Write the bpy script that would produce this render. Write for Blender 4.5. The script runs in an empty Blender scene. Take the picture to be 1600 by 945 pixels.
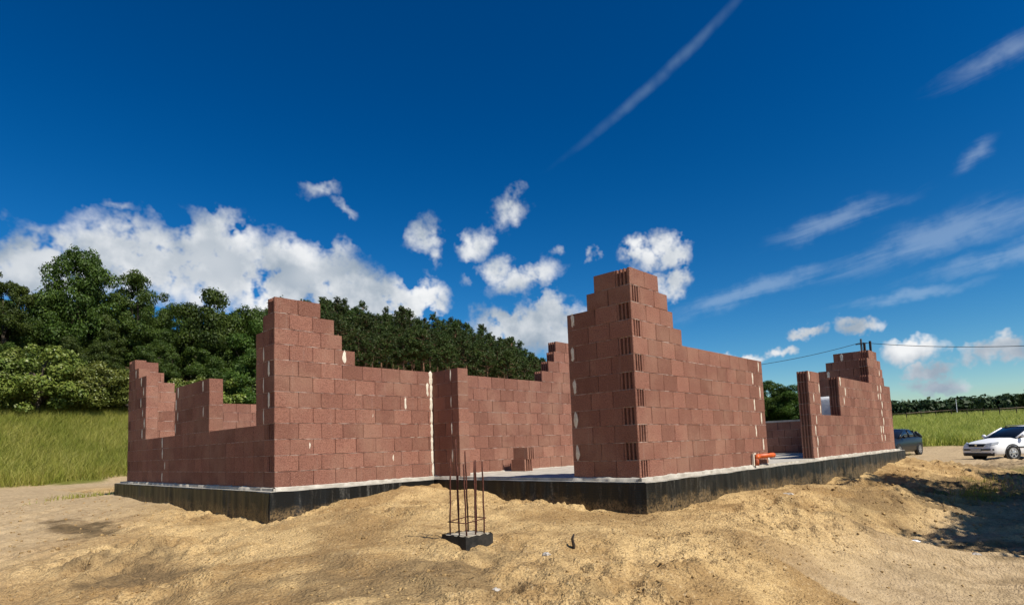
import bpy, math, random
import numpy as np
from mathutils import Vector, Matrix, Euler

random.seed(7)
rng = np.random.default_rng(7)
S = bpy.context.scene
COL = S.collection
R = math.radians

# ------------------------------------------------------------------ camera
YAW, PITCH, ROLL = 0.7621, 0.0872, 0.0366
CAM = Vector((-6.9618, -4.3964, 0.470))
fw = Vector((math.cos(YAW) * math.cos(PITCH), math.sin(YAW) * math.cos(PITCH), math.sin(PITCH)))
rt = Vector((math.sin(YAW), -math.cos(YAW), 0))
up = rt.cross(fw)
cr, sr = math.cos(ROLL), math.sin(ROLL)
RX, UY = rt * cr - up * sr, rt * sr + up * cr
cam_data = bpy.data.cameras.new('camera')
cam = bpy.data.objects.new('camera', cam_data)
COL.objects.link(cam)
cam.matrix_world = Matrix(((RX.x, UY.x, -fw.x, CAM.x), (RX.y, UY.y, -fw.y, CAM.y), (RX.z, UY.z, -fw.z, CAM.z), (0, 0, 0, 1)))
cam_data.sensor_fit = 'HORIZONTAL'
cam_data.sensor_width = 36
cam_data.lens = 931.08 * 36 / 1600
cam_data.shift_x = (800 - 806.78) / 1600
cam_data.shift_y = (617.6 - 472.5) / 1600
cam_data.clip_start = 0.05
cam_data.clip_end = 3000
S.camera = cam

# ------------------------------------------------------------------ light
SUN_EL = R(50)
SUN_AZ = math.atan2(-1.0, 0.03)                      # direction towards the sun in plan
TO_SUN = Vector((math.cos(SUN_AZ) * math.cos(SUN_EL), math.sin(SUN_AZ) * math.cos(SUN_EL), math.sin(SUN_EL)))
sd = bpy.data.lights.new('sun', 'SUN')
sd.energy = 5.0
sd.angle = R(0.55)
sd.color = (1.0, 0.94, 0.84)
sun = bpy.data.objects.new('sun', sd)
COL.objects.link(sun)
sun.rotation_euler = TO_SUN.to_track_quat('Z', 'Y').to_euler()

S.view_settings.view_transform = 'Standard'
S.view_settings.look = 'None'
S.view_settings.exposure = 0.30
S.view_settings.gamma = 1.0
S.view_settings.use_curve_mapping = False
S.render.engine = 'CYCLES'
S.cycles.use_denoising = True
S.cycles.max_bounces = 4
S.cycles.diffuse_bounces = 3
S.cycles.glossy_bounces = 2
S.cycles.transmission_bounces = 2
S.cycles.transparent_max_bounces = 6

SKY_STRENGTH = 0.10
W = bpy.data.worlds.new('World')
S.world = W
W.use_nodes = True
wt = W.node_tree
for n in list(wt.nodes):
    wt.nodes.remove(n)


def node(nt, typ, props=None, **ins):
    n = nt.nodes.new(typ)
    for k, v in (props or {}).items():
        setattr(n, k, v)
    for k, v in ins.items():
        key = int(k[1:]) if k[0] == 'i' and k[1:].isdigit() else k.replace('_', ' ')
        s = n.inputs[key]
        if isinstance(v, bpy.types.NodeSocket):
            nt.links.new(v, s)
        else:
            s.default_value = v
    return n


def math_(nt, op, a, b=0.0, c=0.0, clamp=False):
    n = node(nt, 'ShaderNodeMath', {'operation': op, 'use_clamp': clamp}, i0=a, i1=b, i2=c)
    return n.outputs[0]


def ramp(nt, v, lo, hi, a=0.0, b=1.0, smooth=True):
    return node(nt, 'ShaderNodeMapRange', {'interpolation_type': 'SMOOTHSTEP' if smooth else 'LINEAR'},
                i0=v, i1=lo, i2=hi, i3=a, i4=b).outputs[0]


def mixc(nt, fac, a, b, mode='MIX'):
    n = nt.nodes.new('ShaderNodeMix')
    n.data_type = 'RGBA'
    n.blend_type = mode
    for s, v in ((n.inputs[0], fac), (n.inputs[6], a), (n.inputs[7], b)):
        if isinstance(v, bpy.types.NodeSocket):
            nt.links.new(v, s)
        else:
            s.default_value = v if not isinstance(v, tuple) or len(v) == 4 else (*v, 1)
    return n.outputs[2]


def noise(nt, vec, scale, detail=4.0, rough=0.55, lac=2.0, dist=0.0):
    n = node(nt, 'ShaderNodeTexNoise', None, Scale=scale, Detail=detail, Roughness=rough, Lacunarity=lac, Distortion=dist)
    if vec is not None:
        nt.links.new(vec, n.inputs['Vector'])
    return n


def build_sky():
    nt = wt
    sky = nt.nodes.new('ShaderNodeTexSky')
    sky.sky_type = 'NISHITA'
    sky.sun_disc = False
    sky.sun_elevation = SUN_EL
    sky.sun_rotation = math.atan2(TO_SUN.x, TO_SUN.y)
    sky.air_density = 1.0
    sky.dust_density = 0.25
    sky.ozone_density = 3.0
    hs = node(nt, 'ShaderNodeHueSaturation', None, Hue=0.493, Saturation=1.45, Value=1.0, Color=sky.outputs[0])
    sc_ = node(nt, 'ShaderNodeVectorMath', {'operation': 'SCALE'}, i0=hs.outputs[0], Scale=SKY_STRENGTH).outputs[0]
    skyc = node(nt, 'ShaderNodeGamma', None, Color=sc_, Gamma=1.34).outputs[0]
    tc = nt.nodes.new('ShaderNodeTexCoord')
    d = tc.outputs['Generated']
    xyz = node(nt, 'ShaderNodeSeparateXYZ', None, i0=d)
    az = math_(nt, 'MULTIPLY', math_(nt, 'ARCTAN2', xyz.outputs[1], xyz.outputs[0]), 57.29578)
    el = math_(nt, 'MULTIPLY', math_(nt, 'ARCSINE', xyz.outputs[2]), 57.29578)
    base = node(nt, 'ShaderNodeCombineXYZ', None, X=az, Y=el).outputs[0]
    wn = noise(nt, d, 15, 4, 0.62)
    wv = node(nt, 'ShaderNodeVectorMath', {'operation': 'SUBTRACT'}, i0=wn.outputs['Color'], i1=(0.5, 0.5, 0.5)).outputs[0]
    wv = node(nt, 'ShaderNodeVectorMath', {'operation': 'SCALE'}, i0=wv, Scale=4.6).outputs[0]
    v = node(nt, 'ShaderNodeVectorMath', {'operation': 'ADD'}, i0=base, i1=wv).outputs[0]

    def blobs(lst, vec):
        acc = None
        for (a, e, ra, re, rot, *wgt) in lst:
            mp = node(nt, 'ShaderNodeMapping', {'vector_type': 'TEXTURE'}, Vector=vec, Location=(a, e, 0), Rotation=(0, 0, R(rot)), Scale=(ra, re, 1))
            g = node(nt, 'ShaderNodeTexGradient', {'gradient_type': 'SPHERICAL'}, Vector=mp.outputs[0]).outputs[1]
            if wgt:
                g = math_(nt, 'MULTIPLY', g, wgt[0])
            acc = g if acc is None else math_(nt, 'MAXIMUM', acc, g)
        return acc
    cum = [(81.5, 15.3, 5.5, 3.2, 0), (76, 16.3, 6, 4.4, 0), (70.5, 16.5, 6.5, 4.8, 0), (65.5, 15.6, 5.5, 4.3, 0), (60.5, 15.6, 5, 4, 0), (56, 14.6, 5, 3, 0),
           (52.5, 14.6, 3.6, 2.4, 0), (88, 14.5, 5, 3, 0), (96, 14, 6, 4, 0), (51.9, 20.3, 2.8, 2.5, 0, .72), (51.5, 18, 1.6, 2.3, 0, .65), (47.3, 19.5, 2.9, 2.2, -25, .72),
           (43.6, 22.6, 2.9, 2.2, -25, .66), (45.5, 17.2, 3.4, 1.9, -25, .75), (42.7, 16.3, 4.2, 1.6, -15, .75), (44, 11.5, 4.4, 3.0, 0), (40.5, 11.6, 4.6, 3.6, 0), (37.6, 10.6, 4, 2.6, 0),
           (31.2, 17.8, 2.8, 2.2, 25), (28.3, 17.9, 2.8, 2.9, 0), (28, 15.1, 2.9, 2.2, 0), (33.2, 14.2, 3.0, 1.8, 0), (35.9, 18, 0.8, 1.2, 0, .7), (39.2, 18.4, 1.1, 0.9, 0, .5),
           (61.8, 23.7, 2.4, 1.1, 0, .45), (60, 22.3, 1.8, 0.8, 20, .4), (77.4, 20.8, 1.4, 0.8, 0, .4),
           (17, 9.3, 2.0, 0.9, 0), (12.7, 9.3, 2.7, 1.1, 0), (9.8, 6.8, 2.9, 1.4, 0), (4.2, 6.0, 3.8, 1.2, 0), (8.8, 4.1, 2.8, 1.1, 0), (9.2, 5.2, 2.4, 0.8, 0),
           (19.7, 7.7, 2.0, 0.9, 0), (23, 7.4, 2.5, 0.8, 0), (-6, 7, 5, 1.8, 0), (-22, 9, 9, 3, 0), (-60, 12, 10, 4, 0), (115, 12, 8, 4, 0), (150, 10, 12, 4, 0), (-140, 14, 12, 4, 0), (-100, 10, 9, 3, 0)]
    m = blobs([(a, e - .3, ra * (1.3 if ra > 3.9 else 1.0), re * (1.12 if ra > 3.9 else 0.95), ro, *(w_ or ([1.12] if ra > 3.9 and a > 36 else []))) for a, e, ra, re, ro, *w_ in cum], v)
    f1 = noise(nt, d, 12, 7, 0.54, 2.1)
    dens = math_(nt, 'ADD', math_(nt, 'MULTIPLY', m, 1.6), math_(nt, 'MULTIPLY', math_(nt, 'SUBTRACT', f1.outputs[0], 0.5), 1.5))
    alpha = math_(nt, 'MULTIPLY', ramp(nt, dens, 0.08, 1.0), ramp(nt, m, 0.0, 0.12))
    # light: thick parts seen from below are greyer, edges and tops brighter
    off = node(nt, 'ShaderNodeVectorMath', {'operation': 'ADD'}, i0=d, i1=(TO_SUN.x * 0.02, TO_SUN.y * 0.02, 0.03)).outputs[0]
    f2 = noise(nt, off, 12, 4, 0.5, 2.1)
    lit = math_(nt, 'SUBTRACT', f1.outputs[0], f2.outputs[0])
    lit = ramp(nt, lit, -0.15, 0.20)
    low = noise(nt, d, 8, 2, 0.5)
    shade = math_(nt, 'ADD', math_(nt, 'MULTIPLY', lit, 0.55), math_(nt, 'MULTIPLY', ramp(nt, low.outputs[0], 0.35, 0.62), 0.45))
    cc = mixc(nt, shade, (0.27, 0.33, 0.40), (0.74, 0.75, 0.76))
    # cirrus and a contrail, thin and streaky
    sv = node(nt, 'ShaderNodeMapping', {'vector_type': 'TEXTURE'}, Vector=base, Rotation=(0, 0, R(-9)), Scale=(9, 1.4, 1)).outputs[0]
    cf = noise(nt, sv, 1.2, 4, 0.62, 2.0, 0.6)
    wv2 = node(nt, 'ShaderNodeVectorMath', {'operation': 'SCALE'}, i0=wv, Scale=0.45).outputs[0]
    v2 = node(nt, 'ShaderNodeVectorMath', {'operation': 'ADD'}, i0=base, i1=wv2).outputs[0]
    cir = blobs([(14.2, 17.9, 9, 1.7, -9), (7, 15.0, 15, 2.6, -8), (9.3, 11.0, 9, 0.9, -5), (2.4, 26.3, 7, 1.6, -8, .8), (4.6, 20.2, 2.6, 1.1, -32, .85), (2, 13, 12, 1.6, -6), (22, 13, 14, 1.6, -10), (-10, 20, 12, 3, 10)], v2)
    ca = math_(nt, 'MULTIPLY', ramp(nt, math_(nt, 'ADD', cir, math_(nt, 'MULTIPLY', math_(nt, 'SUBTRACT', cf.outputs[0], 0.5), 1.3)), 0.15, 1.0), math_(nt, 'MULTIPLY', ramp(nt, cir, 0.0, 0.8), 0.27))
    tv = node(nt, 'ShaderNodeVectorMath', {'operation': 'ADD'}, i0=base, i1=node(nt, 'ShaderNodeVectorMath', {'operation': 'SCALE'}, i0=wv, Scale=0.12).outputs[0]).outputs[0]
    tr = blobs([(28.0, 31.9, 14.5, 0.68, -28.3)], tv)
    trn = noise(nt, d, 30, 2, 0.6)
    ta = math_(nt, 'MULTIPLY', math_(nt, 'MULTIPLY', ramp(nt, tr, 0.0, 1.0), 0.14), ramp(nt, trn.outputs[0], 0.25, 0.7, 0.35, 1.0))
    c1 = mixc(nt, ca, skyc, (0.50, 0.60, 0.70))
    c1 = mixc(nt, ta, c1, (0.45, 0.62, 0.72))
    c2 = mixc(nt, alpha, c1, cc)
    bg = node(nt, 'ShaderNodeBackground', None, Color=c2, Strength=1.0)
    out = nt.nodes.new('ShaderNodeOutputWorld')
    nt.links.new(bg.outputs[0], out.inputs[0])


build_sky()
W.cycles.sampling_method = 'MANUAL'
W.cycles.sample_map_resolution = 256

# ------------------------------------------------------------------ helpers


def tag(o, label=None, cat=None, group=None, kind=None):
    if label:
        o['label'] = label
    if cat:
        o['category'] = cat
    if group:
        o['group'] = group
    if kind:
        o['kind'] = kind
    return o


def mesh_np(name, V, F4=None, F3=None, mat=None, smooth=False):
    V = np.asarray(V, dtype=np.float32).reshape(-1, 3)
    parts, tot = [], []
    if F4 is not None and len(F4):
        F4 = np.asarray(F4, dtype=np.int32).reshape(-1, 4)
        parts.append(F4.ravel())
        tot.append(np.full(len(F4), 4, dtype=np.int32))
    if F3 is not None and len(F3):
        F3 = np.asarray(F3, dtype=np.int32).reshape(-1, 3)
        parts.append(F3.ravel())
        tot.append(np.full(len(F3), 3, dtype=np.int32))
    loops = np.concatenate(parts)
    tot = np.concatenate(tot)
    start = np.concatenate([[0], np.cumsum(tot)[:-1]]).astype(np.int32)
    me = bpy.data.meshes.new(name)
    me.vertices.add(len(V))
    me.vertices.foreach_set('co', V.ravel())
    me.loops.add(len(loops))
    me.loops.foreach_set('vertex_index', loops)
    me.polygons.add(len(tot))
    me.polygons.foreach_set('loop_start', start)
    me.polygons.foreach_set('loop_total', tot)
    if smooth:
        me.polygons.foreach_set('use_smooth', np.ones(len(tot), dtype=bool))
    me.update(calc_edges=True)
    if mat:
        me.materials.append(mat)
    return me


def ob(name, me, parent=None, loc=None, rot=None):
    o = bpy.data.objects.new(name, me)
    COL.objects.link(o)
    if parent:
        o.parent = parent
    if loc is not None:
        o.location = loc
    if rot is not None:
        o.rotation_euler = rot
    return o


class MB:
    """collects verts and faces of one mesh"""

    def __init__(self):
        self.v, self.f = [], []

    def add(self, vs, fs):
        b = len(self.v)
        self.v += [tuple(p) for p in vs]
        self.f += [tuple(i + b for i in f) for f in fs]
        return self

    def box(self, x0, x1, y0, y1, z0, z1):
        return self.add([(x0, y0, z0), (x1, y0, z0), (x1, y1, z0), (x0, y1, z0), (x0, y0, z1), (x1, y0, z1), (x1, y1, z1), (x0, y1, z1)],
                        [(3, 2, 1, 0), (4, 5, 6, 7), (0, 1, 5, 4), (1, 2, 6, 5), (2, 3, 7, 6), (3, 0, 4, 7)])

    def prism(self, poly, z0, z1):
        n = len(poly)
        return self.add([(x, y, z0) for x, y in poly] + [(x, y, z1) for x, y in poly],
                        [tuple(range(n - 1, -1, -1)), tuple(range(n, 2 * n))] + [(i, (i + 1) % n, n + (i + 1) % n, n + i) for i in range(n)])

    def tube(self, pts, rad, seg=8, caps=True):
        pts = [Vector(p) for p in pts]
        n = len(pts)
        rad = rad if isinstance(rad, (list, tuple)) else [rad] * n
        vs = []
        for i, p in enumerate(pts):
            d = (pts[min(i + 1, n - 1)] - pts[max(i - 1, 0)]).normalized()
            a = d.cross(Vector((0, 0, 1)) if abs(d.z) < 0.9 else Vector((1, 0, 0))).normalized()
            b = d.cross(a)
            for k in range(seg):
                t = 2 * math.pi * k / seg
                vs.append(p + (a * math.cos(t) + b * math.sin(t)) * rad[i])
        fs = [(i * seg + k, (i + 1) * seg + k, (i + 1) * seg + (k + 1) % seg, i * seg + (k + 1) % seg) for i in range(n - 1) for k in range(seg)]
        if caps:
            fs += [tuple(range(seg)), tuple(range((n - 1) * seg + seg - 1, (n - 1) * seg - 1, -1))]
        return self.add(vs, fs)

    def lathe(self, prof, axis='y', seg=20):
        n = len(prof)
        vs = []
        for r_, h in prof:
            for k in range(seg):
                t = 2 * math.pi * k / seg
                c, s = r_ * math.cos(t), r_ * math.sin(t)
                vs.append({'y': (c, h, s), 'z': (c, s, h), 'x': (h, c, s)}[axis])
        return self.add(vs, [(i * seg + k, i * seg + (k + 1) % seg, (i + 1) * seg + (k + 1) % seg, (i + 1) * seg + k) for i in range(n - 1) for k in range(seg)]
                        + [tuple(range(seg - 1, -1, -1)), tuple(range((n - 1) * seg, n * seg))])

    def mesh(self, name, mat, smooth=False):
        me = bpy.data.meshes.new(name)
        me.from_pydata(self.v, [], self.f)
        if smooth:
            me.polygons.foreach_set('use_smooth', np.ones(len(self.f), dtype=bool))
        me.update()
        if mat:
            me.materials.append(mat)
        return me

    def obj(self, name, mat, parent=None, smooth=False, loc=None, rot=None):
        return ob(name, self.mesh(name, mat, smooth), parent, loc, rot)


def empty(name, loc=(0, 0, 0), rz=0.0):
    o = bpy.data.objects.new(name, None)
    COL.objects.link(o)
    o.location = loc
    o.rotation_euler = (0, 0, rz)
    o.empty_display_size = 0.2
    return o


_tab = rng.random((256, 256)).astype(np.float64)


def vnoise(x, y, s=0):
    x = np.asarray(x, float) + 37.7 * s
    y = np.asarray(y, float) + 91.3 * s
    ix, iy = np.floor(x).astype(int), np.floor(y).astype(int)
    fx, fy = x - ix, y - iy
    fx = fx * fx * fx * (fx * (fx * 6 - 15) + 10)
    fy = fy * fy * fy * (fy * (fy * 6 - 15) + 10)
    g = lambda a, b: _tab[a % 256, b % 256]
    return ((g(ix, iy) * (1 - fx) + g(ix + 1, iy) * fx) * (1 - fy) + (g(ix, iy + 1) * (1 - fx) + g(ix + 1, iy + 1) * fx) * fy) - 0.5


def fbm(x, y, oct=4, s=0, gain=0.5):
    t, a = 0, 1.0
    for k in range(oct):
        # rotate each octave so that the lattice does not show
        c, s_ = math.cos(0.7 * k + 0.4), math.sin(0.7 * k + 0.4)
        t = t + a * vnoise((c * x - s_ * y) * 2 ** k, (s_ * x + c * y) * 2 ** k, s + k)
        a *= gain
    return t


# ------------------------------------------------------------------ materials
def mat(name, col=(0.5, 0.5, 0.5), rough=0.8, spec=0.3, metal=0.0):
    m = bpy.data.materials.new(name)
    m.use_nodes = True
    nt = m.node_tree
    b = nt.nodes['Principled BSDF']
    b.inputs['Base Color'].default_value = (*col, 1)
    b.inputs['Roughness'].default_value = rough
    b.inputs['Specular IOR Level'].default_value = spec
    b.inputs['Metallic'].default_value = metal
    return m, nt, b


def bump(nt, b, h, strength, dist):
    n = node(nt, 'ShaderNodeBump', None, Strength=strength, Distance=dist, Height=h)
    nt.links.new(n.outputs[0], b.inputs['Normal'])
    return n


def geo(nt):
    return nt.nodes.new('ShaderNodeNewGeometry')


def simple(name, a, b_, scale=6.0, rough=0.8, spec=0.3, bmp=0.0, bd=0.005, metal=0.0, detail=5):
    """two-tone noise over world position"""
    m, nt, b = mat(name, a, rough, spec, metal)
    tc = nt.nodes.new('ShaderNodeTexCoord')
    n = noise(nt, tc.outputs['Object'], scale, detail, 0.6)
    nt.links.new(mixc(nt, ramp(nt, n.outputs[0], 0.32, 0.68), a, b_), b.inputs['Base Color'])
    if bmp:
        bump(nt, b, n.outputs[0], bmp, bd)
    return m


def make_block_mat():
    m, nt, b = mat('clay_concrete_block', rough=0.92, spec=0.15)
    g = geo(nt)
    p = g.outputs['Position']
    isl = g.outputs['Random Per Island']
    oi = nt.nodes.new('ShaderNodeObjectInfo')
    rnd = math_(nt, 'FRACT', math_(nt, 'ADD', isl, oi.outputs['Random']))
    c0 = mixc(nt, rnd, (0.200, 0.090, 0.062), (0.340, 0.158, 0.110))
    big = noise(nt, p, 3.2, 4, 0.6)
    c1 = mixc(nt, ramp(nt, big.outputs[0], 0.35, 0.7, 0, 0.45), c0, (0.26, 0.120, 0.088))
    gr = noise(nt, p, 62, 4, 0.75)
    c2 = mixc(nt, ramp(nt, gr.outputs[0], 0.46, 0.64, 0, 0.85), c1, (0.125, 0.050, 0.036))
    gl = noise(nt, p, 85, 3, 0.7)
    c3 = mixc(nt, ramp(nt, gl.outputs[0], 0.57, 0.70, 0, 0.7), c2, (0.54, 0.31, 0.22))
    # dusty grey mortar bloom in streaks
    ds = noise(nt, p, 1.3, 5, 0.6)
    c3 = mixc(nt, ramp(nt, ds.outputs[0], 0.42, 0.68, 0, 0.38), c3, (0.38, 0.225, 0.155))
    st = node(nt, 'ShaderNodeMapping', None, Vector=p, Scale=(14, 14, 0.9))
    sn = noise(nt, st.outputs[0], 1.0, 4, 0.65)
    c4 = mixc(nt, ramp(nt, sn.outputs[0], 0.58, 0.78, 0, 0.28), c3, (0.36, 0.27, 0.22))
    nt.links.new(c4, b.inputs['Base Color'])
    vo = node(nt, 'ShaderNodeTexVoronoi', None, Vector=p, Scale=75)
    h = math_(nt, 'ADD', math_(nt, 'MULTIPLY', gr.outputs[0], 0.7), math_(nt, 'MULTIPLY', vo.outputs[0], -0.45))
    bump(nt, b, h, 1.0, 0.014)
    return m


def make_sand_mat():
    m, nt, b = mat('sandy_soil', rough=0.95, spec=0.1)
    g = geo(nt)
    p = g.outputs['Position']
    at = node(nt, 'ShaderNodeAttribute', {'attribute_name': 'cover'})
    sep = node(nt, 'ShaderNodeSeparateColor', None, Color=at.outputs['Color'])
    n1 = noise(nt, p, 0.9, 6, 0.62)
    n2 = noise(nt, p, 7.5, 5, 0.65)
    n3 = noise(nt, p, 60, 3, 0.7)
    n4 = noise(nt, p, 26, 3, 0.6)
    c = mixc(nt, ramp(nt, n1.outputs[0], 0.38, 0.62), (0.64, 0.445, 0.205), (0.36, 0.228, 0.096))
    c = mixc(nt, ramp(nt, n2.outputs[0], 0.45, 0.70, 0, 0.5), c, (0.29, 0.185, 0.085))
    c = mixc(nt, ramp(nt, n3.outputs[0], 0.46, 0.66, 0, 0.8), c, (0.20, 0.120, 0.055))
    c = mixc(nt, ramp(nt, n4.outputs[0], 0.58, 0.72, 0, 0.55), c, (0.66, 0.50, 0.29))
    # dark topsoil / damp patches (G), trampled pale track (B)
    c = mixc(nt, sep.outputs['Blue'], c, mixc(nt, ramp(nt, n2.outputs[0], 0.35, 0.7), (0.50, 0.38, 0.235), (0.36, 0.265, 0.155)))
    c = mixc(nt, sep.outputs['Green'], c, mixc(nt, ramp(nt, n2.outputs[0], 0.3, 0.7), (0.20, 0.135, 0.068), (0.10, 0.072, 0.04)))
    gc = mixc(nt, ramp(nt, n2.outputs[0], 0.3, 0.7), (0.115, 0.125, 0.022), (0.17, 0.165, 0.035))
    c = mixc(nt, sep.outputs['Red'], c, gc)
    nt.links.new(c, b.inputs['Base Color'])
    vo = node(nt, 'ShaderNodeTexVoronoi', None, Vector=p, Scale=34)
    h = math_(nt, 'ADD', math_(nt, 'MULTIPLY', n3.outputs[0], 0.5), math_(nt, 'MULTIPLY', vo.outputs[0], -0.4))
    h = math_(nt, 'ADD', h, math_(nt, 'MULTIPLY', n4.outputs[0], 0.8))
    bump(nt, b, h, 1.0, 0.035)
    return m


def make_leaf_mat(name, a, b_, dark, trans=0.25, rough=0.55):
    m, nt, b = mat(name, a, rough, 0.25)
    g = geo(nt)
    oi = nt.nodes.new('ShaderNodeObjectInfo')
    n = noise(nt, g.outputs['Position'], 0.55, 3, 0.6)
    c = mixc(nt, g.outputs['Random Per Island'], a, b_)
    c = mixc(nt, ramp(nt, n.outputs[0], 0.4, 0.7, 0, 0.6), c, dark)
    hv = node(nt, 'ShaderNodeHueSaturation', None, Color=c, Hue=math_(nt, 'ADD', math_(nt, 'MULTIPLY', oi.outputs['Random'], 0.03), 0.485),
              Value=math_(nt, 'ADD', math_(nt, 'MULTIPLY', oi.outputs['Random'], 0.5), 0.75))
    nt.links.new(hv.outputs[0], b.inputs['Base Color'])
    tr = node(nt, 'ShaderNodeBsdfTranslucent', None, Color=hv.outputs[0])
    mx = node(nt, 'ShaderNodeMixShader', None, i0=trans, i1=b.outputs[0], i2=tr.outputs[0])
    nt.links.new(mx.outputs[0], nt.nodes['Material Output'].inputs[0])
    return m


def make_membrane_mat():
    m, nt, b = mat('black_dimpled_membrane', rough=0.42, spec=0.3)
    g = geo(nt)
    p = g.outputs['Position']
    st = node(nt, 'ShaderNodeMapping', None, Vector=p, Scale=(9, 9, 0.8))
    sn = noise(nt, st.outputs[0], 1.0, 6, 0.7)
    n2 = noise(nt, p, 30, 4, 0.7)
    f = math_(nt, 'MULTIPLY', ramp(nt, sn.outputs[0], 0.50, 0.80, 0, 0.9), ramp(nt, n2.outputs[0], 0.3, 0.65))
    c = mixc(nt, f, (0.008, 0.0085, 0.008), (0.16, 0.15, 0.125))
    zz = node(nt, 'ShaderNodeSeparateXYZ', None, i0=p).outputs[2]
    n5 = noise(nt, p, 5, 5, 0.65)
    spl = math_(nt, 'MULTIPLY', ramp(nt, math_(nt, 'ADD', zz, math_(nt, 'MULTIPLY', math_(nt, 'SUBTRACT', n5.outputs[0], 0.5), 0.5)), -0.42, -0.24, 0.65, 0.0), ramp(nt, n2.outputs[0], 0.35, 0.62))
    c = mixc(nt, spl, c, (0.26, 0.175, 0.085))
    nt.links.new(c, b.inputs['Base Color'])
    nt.links.new(ramp(nt, f, 0, 1, 0.40, 0.8, False), b.inputs['Roughness'])
    vo = node(nt, 'ShaderNodeTexVoronoi', None, Vector=p, Scale=42, Randomness=0.15)
    bump(nt, b, vo.outputs[0], 0.5, 0.008)
    return m


M = {}
M['block'] = make_block_mat()
M['sand'] = make_sand_mat()
M['membrane'] = make_membrane_mat()
M['mortar'] = simple('grey_mortar', (0.48, 0.39, 0.33), (0.18, 0.11, 0.085), 9, 0.95, 0.1, 0.6, 0.004)
M['foam'] = simple('pale_joint_filler', (0.74, 0.68, 0.56), (0.58, 0.51, 0.40), 30, 0.9, 0.2, 0.7, 0.006)
M['concrete'] = simple('slab_concrete', (0.50, 0.465, 0.40), (0.33, 0.30, 0.25), 5, 0.9, 0.2, 0.4, 0.004, detail=8)
M['bitumen'] = simple('bitumen_coat', (0.012, 0.012, 0.011), (0.035, 0.031, 0.026), 14, 0.7, 0.3, 0.6, 0.01)
M['stub'] = simple('rough_concrete', (0.46, 0.41, 0.32), (0.30, 0.25, 0.18), 12, 0.95, 0.1, 0.8, 0.01)
M['rust'] = simple('rusty_steel', (0.115, 0.040, 0.026), (0.060, 0.024, 0.018), 50, 0.85, 0.2, 0.6, 0.002)
M['orange'] = simple('orange_plastic', (0.62, 0.120, 0.025), (0.52, 0.09, 0.02), 9, 0.42, 0.4)
M['shaded_orange'] = simple('shaded_orange_plastic', (0.40, 0.085, 0.03), (0.28, 0.07, 0.03), 20, 0.6, 0.3)  # same orange pipe, with the riser's shade put into the colour
M['timber'] = simple('weathered_timber', (0.25, 0.19, 0.13), (0.15, 0.115, 0.08), 14, 0.85, 0.2, 0.5, 0.003)
M['steel'] = simple('grey_steel', (0.10, 0.10, 0.11), (0.06, 0.06, 0.065), 20, 0.5, 0.4)
M['polystyrene'] = simple('white_polystyrene', (0.78, 0.78, 0.76), (0.66, 0.66, 0.64), 20, 0.85, 0.2, 0.4, 0.003)
M['foil'] = simple('white_plastic_foil', (0.74, 0.75, 0.76), (0.60, 0.62, 0.64), 6, 0.35, 0.5, 0.8, 0.03)
M['bark'] = simple('grey_bark', (0.10, 0.08, 0.06), (0.055, 0.045, 0.035), 8, 0.95, 0.1, 0.8, 0.02)
M['pinebark'] = simple('pine_bark', (0.22, 0.12, 0.075), (0.12, 0.075, 0.05), 5, 0.95, 0.1, 0.8, 0.02)
M['leaf'] = make_leaf_mat('broad_leaves', (0.030, 0.060, 0.008), (0.086, 0.126, 0.017), (0.016, 0.037, 0.006))
M['leaf_light'] = make_leaf_mat('light_leaves', (0.095, 0.130, 0.018), (0.19, 0.205, 0.040), (0.062, 0.092, 0.015))
M['needle'] = make_leaf_mat('pine_needles', (0.034, 0.060, 0.012), (0.072, 0.098, 0.020), (0.020, 0.038, 0.009), 0.15)
M['flower'] = simple('cream_blossom', (0.36, 0.38, 0.20), (0.26, 0.29, 0.12), 3, 0.8)
M['grass'] = make_leaf_mat('tall_grass', (0.24, 0.275, 0.026), (0.50, 0.45, 0.125), (0.17, 0.215, 0.022), 0.35)
M['farwood'] = make_leaf_mat('far_foliage', (0.022, 0.044, 0.012), (0.036, 0.058, 0.016), (0.018, 0.036, 0.011), 0.1)
M['black'] = mat('black_plastic', (0.015, 0.015, 0.016), 0.5, 0.4)[0]
M['stone'] = simple('pale_stone', (0.50, 0.46, 0.40), (0.33, 0.29, 0.24), 20, 0.9, 0.2)
M['clod'] = simple('sand_clod', (0.47, 0.32, 0.155), (0.31, 0.20, 0.095), 30, 0.95, 0.1, 0.8, 0.01)
M['darkwood'] = simple('dark_wood', (0.055, 0.04, 0.03), (0.03, 0.024, 0.02), 20, 0.9, 0.2, 0.6, 0.004)

# ------------------------------------------------------------------ terrain
HC = 0.2428                                    # one course of blocks
XA, YC, YL, XR, Y3, XR2, XE, T = -3.01, 4.415, 12.52, 4.45, 3.68, 7.03, 14.62, 0.24
XW6 = 12.45
SLAB = [(-3.12, 4.31), (-0.10, 4.31), (-0.10, -0.13), (15.22, -0.13), (15.22, 13.1), (-3.12, 13.1)]

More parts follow.
